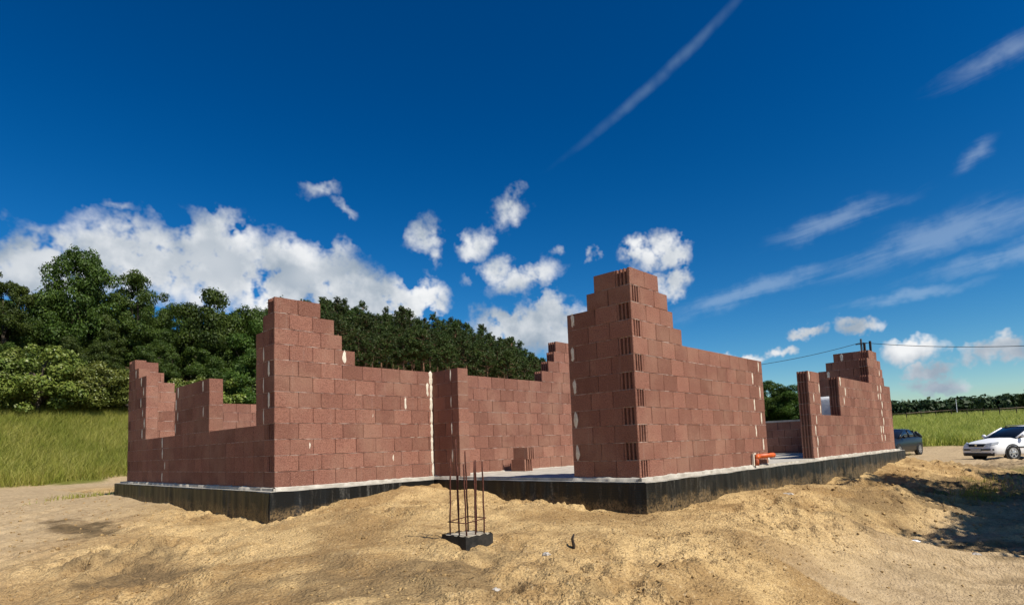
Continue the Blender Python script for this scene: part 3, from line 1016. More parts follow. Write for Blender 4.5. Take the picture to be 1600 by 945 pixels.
def pallet():
    e = empty('wrapped_pallet', (11.6, 0.98, -0.005), R(4))
    tag(e, 'pallet of goods under white plastic foil behind the narrow window', 'pallet')
    b = MB()
    for y in (-0.42, 0.0, 0.42):
        b.box(-0.6, 0.6, y - 0.05, y + 0.05, 0.0, 0.1)
    for x in np.linspace(-0.55, 0.55, 6):
        b.box(x - 0.05, x + 0.05, -0.5, 0.5, 0.102, 0.124)
    b.obj('pallet_base', M['timber'], e)
    n = 14
    vs, fs = [], []
    for j in range(n + 1):
        z = 0.13 + 1.45 * j / n
        sh = 1 - 0.05 * (j / n) ** 3
        for k in range(48):
            t = 2 * math.pi * k / 48
            c, s = math.cos(t), math.sin(t)
            q = (abs(c) ** 6 + abs(s) ** 6) ** (-1 / 6) * sh + 0.02 * math.sin(5 * t + j * 1.3) * math.sin(j * 2.1 + k)
            vs.append((0.58 * q * c, 0.5 * q * s, z))
    for j in range(n):
        for k in range(48):
            fs.append((j * 48 + k, j * 48 + (k + 1) % 48, (j + 1) * 48 + (k + 1) % 48, (j + 1) * 48 + k))
    fs.append(tuple(range(n * 48, n * 48 + 48)))
    MB().add(vs, fs).obj('foil_wrap', M['foil'], e, True)


pallet()

# timber props standing on the far right stepped wall
for (x, z0, z1, lab) in ((12.55, 11 * HC + HC, 3.15, 'shorter dark timber stake upright on the right stepped wall top'),
                         (13.22, 12 * HC, 3.27, 'taller dark timber stake at right end of stepped wall top')):
    b = MB()
    b.prism([(-0.045, -0.025), (0.045, -0.025), (0.04, 0.025), (-0.045, 0.025)], 0, z1 - z0)
    b.prism([(-0.05, -0.03), (0.05, -0.03), (0.05, 0.03), (-0.05, 0.03)], 0, 0.03)
    tag(b.obj('timber_stake', M['darkwood'], None, False, (x, 0.12, z0 - 0.006), (0, R(1.5), 0)), lab, 'stake', 'stakes on the wall')

# ------------------------------------------------------------------ column starter


def starter():
    cx, cy = -3.16, -0.06
    g = gz(cx, cy)
    top = -0.325
    e = empty('column_starter', (cx, cy, g))
    tag(e, 'concrete column stub with rusty rebar cage rising from the sand', 'column')
    h = 0.158
    z0 = -0.35
    b = MB()
    pl = [(-h, -h), (0, -h - .004), (h, -h), (h + .004, 0), (h, h), (0, h), (-h, h), (-h - .004, 0)]
    b.prism(pl, z0, top - g)
    b.obj('stub', M['stub'], e)
    b = MB()
    n = 10
    q = h + 0.012
    ring = []
    for sd_ in range(4):
        for i in range(n):
            t = -1 + 2 * i / n
            p = {0: (t * q, -q), 1: (q, t * q), 2: (-t * q, q), 3: (-q, -t * q)}[sd_]
            ring.append(p)
    tops = [top - g + 0.004 + random.uniform(-.014, .010) for _ in ring]
    N = len(ring)
    vs = [(x, y, z0) for x, y in ring] + [(x * 1.006, y * 1.006, t) for (x, y), t in zip(ring, tops)]
    b.add(vs, [(i, (i + 1) % N, N + (i + 1) % N, N + i) for i in range(N)])
    b.obj('membrane', M['bitumen'], e)
    bars = [(-0.13, 0.14, .73, 0.02), (0.13, 0.13, .80, -0.01), (-0.135, -0.02, .66, 0.0), (0.0, 0.14, .92, -0.01), (0.0, -0.135, .70, 0.005), (0.135, -0.13, .70, 0.0), (0.135, 0.0, .71, 0.01), (-0.13, -0.135, .68, -0.01)]
    for (x, y, L, ln) in bars:
        x, y = x * .86, y * .86
        bb = MB()
        k = 7
        bb.tube([(x + ln * t / k + .003 * math.sin(t * 2 + x * 40), y - ln * .5 * t / k, top - g - 0.02 + L * t / k) for t in range(k + 1)], 0.0078, 7)
        bb.obj('rebar', M['rust'], e, True)
    for zz, sk, rr in ((0.13, 0.012, 1.0), (0.50, -0.012, 0.62)):
        bb = MB()
        r_ = 0.128 * rr
        z = top - g + zz
        c = [(-r_, -r_, z - sk), (r_, -r_, z + sk), (r_, r_, z + sk), (-r_, r_, z - sk), (-r_, -r_, z - sk)]
        if rr < 1:
            c = [(-0.122, -0.01, z), (-0.06, 0.062, z + .004), (0.0, 0.122, z + .01), (0.005, 0.13, z + .01)]
        bb.tube(c, 0.0052, 6)
        bb.obj('stirrup', M['rust'], e, True)


starter()

# ------------------------------------------------------------------ clods, stones and litter on the sand


def clods():
    base = np.array([(0, 0, 1), (.894, 0, .447), (.276, .851, .447), (-.724, .526, .447), (-.724, -.526, .447), (.276, -.851, .447), (.724, .526, -.447), (-.276, .851, -.447), (-.894, 0, -.447), (-.276, -.851, -.447), (.724, -.526, -.447), (0, 0, -1)])
    tri = np.array([(0, 1, 2), (0, 2, 3), (0, 3, 4), (0, 4, 5), (0, 5, 1), (1, 6, 2), (2, 7, 3), (3, 8, 4), (4, 9, 5), (5, 10, 1), (6, 7, 2), (7, 8, 3), (8, 9, 4), (9, 10, 5), (10, 6, 1), (11, 7, 6), (11, 8, 7), (11, 9, 8), (11, 10, 9), (11, 6, 10)])

    def scatter(n, xr, yr, smin, smax, keep):
        x, y = rng.uniform(*xr, n), rng.uniform(*yr, n)
        ok = ~in_slab(x, y, 0.06) & keep(x, y) & (np.hypot(x + 3.16, y + .06) > .3)
        x, y = x[ok], y[ok]
        s = smin * (smax / smin) ** (rng.random(len(x)) ** 2.2)
        return x, y, s
    sets = [scatter(14000, (-6.4, 3), (-3.6, 6), 0.005, 0.019, lambda x, y: rng.random(len(x)) < rough_amount(x, y) * np.clip(fbm(x / .8, y / .8, 3, 3) * 2 + .6, .1, 1)),
            scatter(2600, (2, 15), (-4, -.3), 0.010, 0.036, lambda x, y: rng.random(len(x)) < .6),
            scatter(1500, (-7, -3.1), (5, 16), 0.010, 0.03, lambda x, y: rng.random(len(x)) < rough_amount(x, y))]
    x, y, s = (np.concatenate(a) for a in zip(*sets))
    z = height(x, y)
    n = len(x)
    ang = rng.uniform(0, 2 * np.pi, n)
    V = base[None] * (1 + rng.uniform(-.28, .28, (n, 12, 1))) * np.stack([rng.uniform(.8, 1.3, n), rng.uniform(.7, 1.1, n), rng.uniform(.5, .8, n)], -1)[:, None, :]
    c, s_ = np.cos(ang)[:, None], np.sin(ang)[:, None]
    V = np.stack([c * V[..., 0] - s_ * V[..., 1], s_ * V[..., 0] + c * V[..., 1], V[..., 2]], -1) * s[:, None, None]
    V += np.stack([x, y, z + s * 0.22], -1)[:, None, :]
    F = (tri[None] + (np.arange(n) * 12)[:, None, None]).reshape(-1, 3)
    o = ob('soil_clods', mesh_np('soil_clods', V.reshape(-1, 3), None, F, M['sand'], False))
    tag(o, 'loose crumbs and clods of sandy soil on the heaps', 'soil', kind='stuff')


clods()


def lump(name, x, y, r, mt, lab, cat, flat=0.6, group=None, seed=1, long=1.0):
    rr = random.Random(seed)
    m = MB()
    ns, nr = 10, 6
    vs = []
    for j in range(nr + 1):
        ph = math.pi * j / nr
        for k in range(ns):
            t = 2 * math.pi * k / ns
            q = r * (1 + rr.uniform(-.25, .25))
            vs.append((q * long * math.sin(ph) * math.cos(t), q * math.sin(ph) * math.sin(t), q * flat * math.cos(ph)))
    fs = [(j * ns + k, (j + 1) * ns + k, (j + 1) * ns + (k + 1) % ns, j * ns + (k + 1) % ns) for j in range(nr) for k in range(ns)]
    m.add(vs, fs)
    o = m.obj(name, M[mt], None, False, (x, y, gz(x, y) + r * flat * 0.35), (0, 0, rr.uniform(0, 6)))
    return tag(o, lab, cat, group)


lump('plastic_scrap', 1.86, -2.72, 0.042, 'foil', 'crumpled white plastic scrap at the foot of the right slope', 'litter', 0.45, None, 3, 1.6)
lump('mortar_lump', 3.2, -0.75, 0.055, 'stone', 'pale mortar lump on the bank under the front wall', 'stone', 0.5, None, 4, 1.8)
lump('stone', -3.95, -1.25, 0.03, 'stone', 'small pale stone in the sand right of the dark patch', 'stone', 0.6, None, 5)
lump('stone', -2.9, -.82, 0.035, 'stone', 'small pale stone right of the column stub', 'stone', 0.6, None, 6)
lump('stone', 2.0, -3.3, 0.05, 'stone', 'grey stone lying on the flat track at right', 'stone', 0.6, None, 8)
b = MB()
b.tube([(0, 0, -0.05), (0.003, 0.0, 0.03), (-0.008, 0.008, 0.09), (0.004, 0.0, 0.135)], [0.013, 0.015, 0.013, 0.008], 7)
tag(b.obj('wood_scrap', M['darkwood'], None, True, (-2.54, -.84, gz(-2.54, -.84)), (R(8), R(-6), 0)), 'dark stick of wood poking upright out of the sand', 'stick')

# ------------------------------------------------------------------ grass


def blades(n, xs, ys, hmin, hmax, wid, seed):
    r = np.random.default_rng(seed)
    z = height(xs, ys)
    n = len(xs)
    h = r.uniform(hmin, hmax, n)
    a = r.uniform(0, 2 * np.pi, n)
    lean = r.uniform(.1, .9, n) * h
    wind = np.array([0.35, -0.2])
    lx, ly = np.cos(a) * lean + wind[0] * h * .5, np.sin(a) * lean + wind[1] * h * .5
    w = wid * r.uniform(.6, 1.4, n)
    b = r.uniform(0, 2 * np.pi, n)
    wx, wy = np.cos(b) * w, np.sin(b) * w
    P = lambda fx, fz, sx: np.stack([xs + lx * fx + wx * sx, ys + ly * fx + wy * sx, z + h * fz - .03], -1)
    V = np.stack([P(0, 0, -.5), P(0, 0, .5), P(.35, .6, -.4), P(.35, .6, .4), P(1, 1, 0)], 1).reshape(-1, 3)
    i = np.arange(n)[:, None] * 5
    return V, i + np.array([[0, 1, 3, 2]]), i + np.array([[2, 3, 4]])


def meadow(name, lab, n, th, rr, hm, wid, keep, seed):
    r = np.random.default_rng(seed)
    t = np.radians(r.uniform(*th, n))
    q = np.sqrt(r.uniform(rr[0] ** 2, rr[1] ** 2, n)) if rr[1] < 60 else rr[0] * (rr[1] / rr[0]) ** r.random(n)
    x, y = CAM.x + q * np.cos(t), CAM.y + q * np.sin(t)
    ok = keep(x, y)
    x, y = x[ok], y[ok]
    V, F4, F3 = blades(len(x), x, y, *hm, wid, seed + 1)
    tag(ob(name, mesh_np(name, V, F4, F3, M['grass'])), lab, 'grass', kind='stuff')


meadow('meadow_grass', 'tall yellow green grass on the slope below the wood', 240000, (66, 98), (29, 56), (.3, .9), .017,
       lambda x, y: y > 25.9 + 0.38 * (x + 4.1) + fbm(x / 2., y / 2., 3, 77) * 1.2, 101)
meadow('field_grass', 'tall yellow green grass in the field behind the cars', 120000, (-9, 15), (46, 130), (.45, 1.0), .035,
       lambda x, y: x > 42.6 + fbm(x / 2., y / 2., 3, 78) * 1.2, 111)


def weeds():
    r = np.random.default_rng(5)
    xs, ys = [], []
    for (cx, cy, rx, ry, n) in ((10.2, -2.5, 2.4, .5, 900), (19.5, -3.9, 2.6, 1.2, 900), (-3.75, 13.6, .9, .35, 260), (22, 1.5, 3, .3, 250), (30, 3.5, 6, .5, 500), (14, -3.2, 3, .6, 350)):
        xs.append(cx + rx * r.normal(0, .5, n))
        ys.append(cy + ry * r.normal(0, .5, n))
    x, y = np.concatenate(xs), np.concatenate(ys)
    V, F4, F3 = blades(len(x), x, y, .05, .2, .012, 9)
    tag(ob('weeds', mesh_np('weeds', V, F4, F3, M['grass'])), 'sparse low weeds sprouting from the bare soil', 'weeds', kind='stuff')


weeds()

# ------------------------------------------------------------------ trees


def leaf_quads(C, Nrm, size, r, thin=1.0):
    """one quad for each leaf clump: centre, preferred normal, size"""
    n = len(C)
    Nrm = Nrm + r.normal(0, .55, (n, 3))
    Nrm /= np.linalg.norm(Nrm, axis=1, keepdims=True) + 1e-9
    a = r.normal(0, 1, (n, 3))
    a -= (a * Nrm).sum(1, keepdims=True) * Nrm
    a /= np.linalg.norm(a, axis=1, keepdims=True) + 1e-9
    b = np.cross(Nrm, a)
    s = size[:, None]
    V = np.stack([C - a * s, C + b * s * .55 * thin, C + a * s, C - b * s * .55 * thin], 1)
    V[:, 1] += Nrm * s * .15
    V[:, 3] += Nrm * s * .15
    F = np.arange(n * 4).reshape(n, 4)
    return V.reshape(-1, 3), F


def broadleaf(seed, H, rad, low, nl, leafm, lsize, puffs, flower=None):
    r = np.random.default_rng(seed)
    rr = random.Random(seed)
    tr = MB()
    bx, by = rr.uniform(-.4, .4), rr.uniform(-.4, .4)
    tr.tube([(0, 0, -.5), (bx * .2, by * .2, H * .15), (bx * .6, by * .6, H * .4), (bx, by, H * .72)], [H * .022 + .05, H * .018 + .03, H * .012 + .02, .04], 8)
    zc, hz = H * (1 + low) / 2, H * (1 - low) / 2
    pc, pr = [], []
    while len(pc) < puffs:
        u = r.normal(0, 1, 3)
        u /= np.linalg.norm(u)
        f = r.uniform(.35, .95) ** .7
        z = min(u[2] * f, .80 + .12 * rr.random())
        wid = math.sqrt(max(0.06, 1 - max(0, z) ** 1.6)) if z > 0 else math.sqrt(max(.1, 1 - (abs(z) * .8) ** 2))
        d = math.hypot(u[0], u[1]) + 1e-6
        ra = f * rad * wid * rr.uniform(.75, 1.15)
        pc.append((u[0] / d * ra * min(1, d * 1.4), u[1] / d * ra * min(1, d * 1.4), zc + z * hz))
        pr.append(rad * rr.uniform(.13, .27) * (1 - .25 * max(0, z)))
    pc, pr = np.array(pc), np.array(pr)
    for i in range(min(14, puffs)):
        p = pc[i]
        z0 = H * rr.uniform(.15, .5)
        q = (p[0] * .45, p[1] * .45, (z0 + p[2]) * .5 + .3)
        tr.tube([(bx * .4, by * .4, z0), q, tuple(p)], [.09, .06, .02], 5, False)
    k = r.choice(len(pc), nl, p=pr ** 2 / (pr ** 2).sum())
    u = r.normal(0, 1, (nl, 3))
    u[:, 2] += .25
    u /= np.linalg.norm(u, axis=1, keepdims=True)
    f = np.abs(r.normal(.82, .17, nl))
    C = pc[k] + u * (pr[k] * f)[:, None] * np.array([1.15, 1.15, .82])
    V, F = leaf_quads(C, u + np.array([0, 0, .35]), r.uniform(*lsize, nl), r)
    crown = mesh_np('crown', V, F, None, leafm)
    trunk = tr.mesh('trunk', M['bark'], True)
    fl = None
    if flower:
        k = r.choice(len(pc), flower)
        u = r.normal(0, 1, (flower, 3))
        u[:, 2] = np.abs(u[:, 2]) * .8
        u /= np.linalg.norm(u, axis=1, keepdims=True)
        C = pc[k] + u * (pr[k] * 1.02)[:, None] * np.array([1.15, 1.15, .85])
        V, F = leaf_quads(C, u + np.array([0, 0, .4]), r.uniform(.035, .08, flower), r, 1.6)
        fl = mesh_np('blossom', V, F, None, M['flower'])
    return trunk, crown, fl


def pine(seed, H, nb=70, cs=.5):
    r = np.random.default_rng(seed)
    rr = random.Random(seed)
    tr = MB()
    b1, b2 = rr.uniform(-.25, .25), rr.uniform(-.25, .25)
    tr.tube([(0, 0, -.5), (b1 * .3, b2 * .3, H * .3), (b1, b2, H * .65), (b1 * .8, b2 * .8, H * .97)], [.19, .15, .11, .03], 7)
    Cs, Ns, Ss = [], [], []
    for i in range(nb):
        t = rr.random() ** .8
        z = H * (cs + (.99 - cs) * t)
        L = (H * .17) * (1 - t) ** .75 * rr.uniform(.5, 1.2) + .15
        if t < .2 and rr.random() < .45:
            continue
        a = rr.uniform(0, 2 * math.pi)
        rise = rr.uniform(.05, .45)
        p0 = np.array([b1 * z / H, b2 * z / H, z])
        p1 = p0 + np.array([math.cos(a) * L, math.sin(a) * L, L * rise])
        tr.tube([tuple(p0), tuple((p0 + p1) / 2 - np.array([0, 0, .05])), tuple(p1)], [.035, .025, .012], 4, False)
        nt_ = max(2, int(L * 3.4))
        for q in np.linspace(.35, 1.05, nt_):
            c = p0 + (p1 - p0) * q + np.array([rr.gauss(0, .14), rr.gauss(0, .14), rr.gauss(0, .1) + .05])
            m = 15
            u = r.normal(0, 1, (m, 3))
            u[:, 2] += .35
            u /= np.linalg.norm(u, axis=1, keepdims=True)
            Cs.append(c + u * r.uniform(.04, .24, (m, 1)))
            Ns.append(np.cross(u, r.normal(0, 1, (m, 3))) + np.array([0, 0, .3]))
            Ss.append(r.uniform(.08, .19, m))
    V, F = leaf_quads(np.concatenate(Cs), np.concatenate(Ns), np.concatenate(Ss), r, .55)
    return tr.mesh('trunk', M['pinebark'], True), mesh_np('crown', V, F, None, M['needle']), None


def plant(kit, name, lab, cat, group, x, y, sc, rz, zs=1.0, sink=0.0):
    e = empty(name, (x, y, float(ground(np.array([x]), np.array([y]))[0]) - sink), rz)
    e.scale = (sc, sc, sc * zs)
    tag(e, lab, cat, group)
    for nm, me in zip(('trunk', 'crown', 'blossom'), kit):
        if me:
            ob(nm, me, e)
    return e


def polar(az, r):
    return CAM.x + r * math.cos(R(az)), CAM.y + r * math.sin(R(az))


BK = [broadleaf(11, 12, 4.0, .06, 42000, M['leaf'], (.06, .155), 110),
      broadleaf(12, 12, 3.6, .06, 40000, M['leaf'], (.06, .15), 100),
      broadleaf(13, 11, 4.4, .05, 42000, M['leaf'], (.06, .16), 125),
      broadleaf(14, 12, 3.2, .08, 38000, M['leaf'], (.06, .15), 95)]
SK = [broadleaf(21, 5, 2.9, .02, 20000, M['leaf_light'], (.05, .13), 70, 900),
      broadleaf(22, 4.4, 2.7, .02, 18000, M['leaf_light'], (.05, .13), 64, 350)]
PK = [pine(31, 13, 140, .22), pine(32, 14, 130, .34), pine(33, 12.5, 140, .28), pine(34, 13.5, 125, .38),
      pine(35, 13, 75, .70), pine(36, 14, 66, .74), pine(37, 12.5, 80, .68), pine(38, 13.5, 66, .72)]


def top_tree(kits, az, r, el_top, hk, name, lab, cat, grp, i, slim=1.0):
    x, y = polar(az, r)
    g = float(ground(np.array([x]), np.array([y]))[0])
    H = CAM.z + r * math.tan(R(el_top)) - g
    return plant(kits[i % len(kits)], name, lab, cat, grp, x, y, H / hk[i % len(kits)] * slim, i * 2.399, 1 / slim)


bh = [12.6, 12.6, 11.6, 12.6]
edge = [(80.2, 55, 17.6, 'tallest broadleaf tree on the left, its crown above all others'),
        (84.6, 54, 15.0, 'broadleaf tree at the left picture edge beside the tallest one'),
        (76.3, 56, 16.2, 'broadleaf tree with airy crown just right of the tallest one'),
        (71.2, 56, 15.0, 'rounded broadleaf tree above the left window openings'),
        (68.0, 57, 14.2, 'broadleaf tree directly left of the left stepped wall corner')]
for i, (a, r_, e_, lab) in enumerate(edge):
    top_tree(BK, a, r_, e_, bh, 'broadleaf_tree', lab, 'tree', 'broadleaf trees at the wood edge', [0, 3, 1, 2, 0][i], [.70, .72, .72, .8, .8][i])
rr = random.Random(3)
n_b = 0
for (r_, a0, a1, da, e0, e1) in ((50, 64.5, 92, 3.4, 8.4, 11.2), (54, 64, 94, 3.5, 10.4, 12.6), (60, 62.5, 96, 3.1, 11.6, 13.3), (67, 63, 98, 3.3, 12.4, 14.2)):
    a = a0
    while a < a1:
        e_ = rr.uniform(e0, e1)
        top_tree(BK, a + rr.uniform(-.7, .7), r_ + rr.uniform(-1.5, 1.5), e_, bh, 'broadleaf_tree', {50: 'low broadleaf tree in the front row of the left wood', 54: 'broadleaf tree in the second row of the left wood', 60: 'broadleaf tree in the third row of the left wood', 67: 'broadleaf tree at the back of the left wood'}[r_], 'tree', {50: 'front row of the left wood', 54: 'second row of the left wood', 60: 'third row of the left wood', 67: 'back of the left wood'}[r_], n_b, rr.uniform(.75, 1.0))
        n_b += 1
        a += da
# flowering bushes along the edge of the wood
for i, (a, r_, e_, lab) in enumerate([(86.0, 46, 9.3, 'pale flowering bush at the left picture edge'), (82.6, 45.5, 9.6, 'large pale flowering bush at the top of the grass slope'),
                                      (79.3, 46, 8.6, 'rounded light green bush left of the house corner'), (76.8, 46.5, 8.0, 'bush half hidden behind the left house corner'),
                                      (73.0, 47, 7.5, 'bush showing above the first window opening'), (69.3, 48, 7.5, 'bush showing above the second window opening')]):
    x, y = polar(a, r_)
    g = float(ground(np.array([x]), np.array([y]))[0])
    H = CAM.z + r_ * math.tan(R(e_)) - g
    plant(SK[i % 2], 'bush', lab, 'bush', 'bushes along the wood edge', x, y, H / [5.3, 4.7][i % 2], i * 1.7)
# pine stand
ph_ = [13, 14, 12.5, 13.5] * 2
n_p = 0
r_ = 60.0
while r_ < 106:
    a = 38.6 + rr.uniform(0, 2)
    while a < 66.5:
        t = (r_ - 60) / 38
        far_ = min(1, .84 + .2 * (r_ - 60) / 34)
        env = far_ * np.interp(a, [38, 40.85, 43.9, 50, 58.4, 62, 67], [6.0, 8.3, 10.6, 12.8, 14.3, 14.4, 14.0])
        x, y = polar(a, r_ + rr.uniform(-1.6, 1.6))
        g = float(ground(np.array([x]), np.array([y]))[0])
        H = min(rr.uniform(10.5, 15), CAM.z + r_ * math.tan(R(env * rr.uniform(.92, 1.04))) - g)
        if H > 6:
            k = rr.randrange(4) + (4 if r_ < 72 else 0)
            row = 0 if r_ < 72 else (1 if r_ < 88 else 2)
            plant(PK[k], 'pine_tree', ['tall pine with bare trunk in the front rows of the stand', 'pine in the middle rows of the hillside stand', 'pine on the skyline of the hillside stand'][row], 'tree', ['pines in front rows', 'pines in middle rows', 'pines on the skyline'][row], x, y, H / ph_[k], rr.uniform(0, 6.28))
            n_p += 1
        a += rr.uniform(.8, 2.5) * 66 / r_
    r_ += 5.2
# trees behind the doorway gap
for i, (a, r_, e_, lab) in enumerate([(24.0, 78, 6.2, 'dark tree behind the end of the front wall'), (20.9, 80, 5.6, 'tall dark tree in the doorway gap beside the front wall'), (18.7, 79, 4.8, 'lower dark tree in the doorway gap beside the right wall'), (16.3, 84, 4.2, 'dark tree hidden behind the right wall post'), (13.6, 90, 3.2, 'dark tree behind the right wall')]):
    top_tree(BK, a, r_, e_, bh, 'broadleaf_tree', lab, 'tree', 'trees behind the doorway', [2, 0, 2, 2, 0][i], 1.35)
# single tree at the right picture edge, and the trees off to the right that shade the track
top_tree(BK, 3.0, 120, 3.0, bh, 'broadleaf_tree', 'far round tree at the right picture edge above the white car', 'tree', None, 2)
for i, (x, y, s) in enumerate(((8.8, -9.0, .86), (14.0, -10.0, .80), (4.9, -9.3, .70))):
    plant(BK[i], 'broadleaf_tree', ['tallest of the trees right of the picture that shade the track', 'farthest of the trees right of the picture that shade the track', 'nearest and smallest tree right of the picture shading the track'][i], 'tree', 'trees right of the picture', x, y, s, i * 2.0)


def far_wood():
    r = np.random.default_rng(77)
    Vs, Fs, nb = [], [], 0
    for i in range(1200):
        a = r.uniform(-16, 36)
        d = r.uniform(215, 290)
        x, y = polar(a, d)
        g = float(ground(np.array([x]), np.array([y]))[0])
        H = r.uniform(6.8, 8.6) * (.9 + .25 * (d - 215) / 75)
        n = 120
        u = r.normal(0, 1, (n, 3))
        u /= np.linalg.norm(u, axis=1, keepdims=True)
        C = np.array([x, y, g + H * .55]) + u * np.array([H * .34, H * .34, H * .46]) * r.uniform(.6, 1.05, (n, 1))
        V, F = leaf_quads(C, u + np.array([0, 0, .3]), r.uniform(.4, .95, n), r)
        Vs.append(V)
        Fs.append(F + nb)
        nb += len(V)
    tag(ob('distant_wood', mesh_np('distant_wood', np.concatenate(Vs), np.concatenate(Fs), None, M['farwood'])), 'distant belt of dark green wood beyond the field', 'wood', kind='stuff')


far_wood()

# ------------------------------------------------------------------ far field: fence, low barn, power line


def gsm(x, y):
    return float(ground(np.array([x]), np.array([y]))[0])


def fence():
    pts = [polar(a, 108 + 4 * math.sin(a)) for a in np.linspace(-6, 12.5, 20)]
    e = empty('field_fence', (*pts[0], gsm(*pts[0])))
    o = Vector((*pts[0], gsm(*pts[0])))
    tag(e, 'low post and rail fence across the far side of the field', 'fence')
    for i, (x, y) in enumerate(pts):
        b = MB()
        z = gsm(x, y)
        b.tube([(0, 0, -.3), (0, 0, 1.0), (0.01, 0, 1.5)], [.06, .06, .05], 6)
        b.obj('post', M['darkwood'], e, False, (x - o.x, y - o.y, z - o.z))
        if i:
            px, py = pts[i - 1]
            pz = gsm(px, py)
            b = MB()
            b.tube([(px - o.x, py - o.y, pz - o.z + 1.3), (x - o.x, y - o.y, z - o.z + 1.3)], .035, 5)
            b.obj('rail', M['timber'], e)


fence()


def barn(az, r_, L, h, lab, mast):
    x, y = polar(az, r_)
    g = gsm(x, y)
    e = empty('barn', (x, y, g), R(az + 90))
    tag(e, lab, 'barn', 'low barns at the edge of the wood')
    b = MB()
    b.box(-L / 2, L / 2, -3, 3, -.5, h)
    b.obj('wall', M['darkwood'], e)
    b = MB()
    n = 8
    for s_ in (-1, 1):
        pass
    b.add([(-L / 2 - .3, -3.4, h + .005), (L / 2 + .3, -3.4, h + .005), (L / 2 + .3, 0, h + .7), (-L / 2 - .3, 0, h + .7), (-L / 2 - .3, 3.4, h + .005), (L / 2 + .3, 3.4, h + .005)],
          [(0, 1, 2, 3), (3, 2, 5, 4), (0, 3, 4), (1, 5, 2), (0, 4, 5, 1)])
    b.obj('roof', M['darkwood'], e)
    for k in range(4):
        bx = -L / 2 + L * (k + .5) / 4
        b = MB()
        b.box(bx - 1.1, bx + 1.1, 3.01, 3.06, .1, 2.0)
        b.obj('door', M['timber'], e)
    if mast:
        b = MB()
        b.tube([(L / 2 - 1, 0, h + .6), (L / 2 - 1, 0, h + 2.0), (L / 2 - 1, 0, h + 4.2)], [.1, .08, .06], 6)
        b.obj('mast', M['polystyrene'], e)


barn(5.6, 190, 13, 1.6, 'low dark barn with a pale mast at the wood edge', True)
barn(8.6, 185, 8, 1.0, 'lower dark barn left of the one with the mast', False)


def powerline():
    x, y = polar(13.25, 95)
    g = gsm(x, y)
    topz = CAM.z + 95 * math.tan(R(7.95))
    e = empty('power_pole', (x, y, g))
    tag(e, 'slim power pole rising behind the right stepped wall', 'pole')
    b = MB()
    b.tube([(0, 0, -.5), (0, 0, (topz - g) * .5), (0, 0, topz - g)], [.20, .17, .13], 8)
    b.obj('shaft', M['steel'], e)
    b = MB()
    b.box(-.06, .06, -.7, .7, topz - g - .75, topz - g - .63)
    b.obj('crossarm', M['steel'], e)
    zt = topz - 0.5

    def cable(p, q, sag, lab):
        m = MB()
        pts = []
        for i in range(25):
            t = i / 24
            v = Vector(p).lerp(Vector(q), t)
            v.z -= sag * 4 * t * (1 - t)
            pts.append(v)
        m.tube(pts, .035, 5)
        tag(m.obj('power_cable', M['black']), lab, 'cable', 'overhead cables')
    xl, yl = polar(30, 88)
    cable((x, y, zt), (xl, yl, CAM.z + 88 * math.tan(R(6.5))), 1.0, 'overhead cable from the pole down left behind the front wall')
    xr, yr = polar(-8, 80)
    cable((x, y, zt), (xr, yr, CAM.z + 80 * math.tan(R(5.6))), 1.1, 'overhead cable from the pole to the right picture edge')


powerline()

# ------------------------------------------------------------------ cars
M['white_paint'] = mat('white_car_paint', (0.84, 0.84, 0.83), 0.35, 0.5)[0]
M['blue_paint'] = mat('dark_grey_blue_paint', (0.010, 0.014, 0.018), 0.3, 0.3)[0]
M['glass'] = mat('dark_car_glass', (0.010, 0.014, 0.022), 0.08, 0.5)[0]
M['lamp'] = mat('headlamp_glass', (0.42, 0.44, 0.45), 0.12, 0.7)[0]
M['tyre'] = mat('tyre_rubber', (0.018, 0.018, 0.018), 0.85, 0.2)[0]
M['alloy'] = mat('alloy_rim', (0.52, 0.52, 0.53), 0.3, 0.5, 0.7)[0]
M['chrome'] = mat('chrome', (0.7, 0.7, 0.7), 0.15, 0.5, 1.0)[0]
M['red_lamp'] = mat('tail_lamp', (0.30, 0.01, 0.01), 0.2, 0.5)[0]


def loft(stations, name, mt, parent, smooth=True):
    n = len(stations[0])
    m = MB()
    vs = [p for s in stations for p in s]
    fs = [(i * n + k, i * n + (k + 1) % n, (i + 1) * n + (k + 1) % n, (i + 1) * n + k) for i in range(len(stations) - 1) for k in range(n)]
    fs += [tuple(range(n - 1, -1, -1)), tuple(range((len(stations) - 1) * n, len(stations) * n))]
    m.add(vs, fs)
    return m.obj(name, mt, parent, smooth)


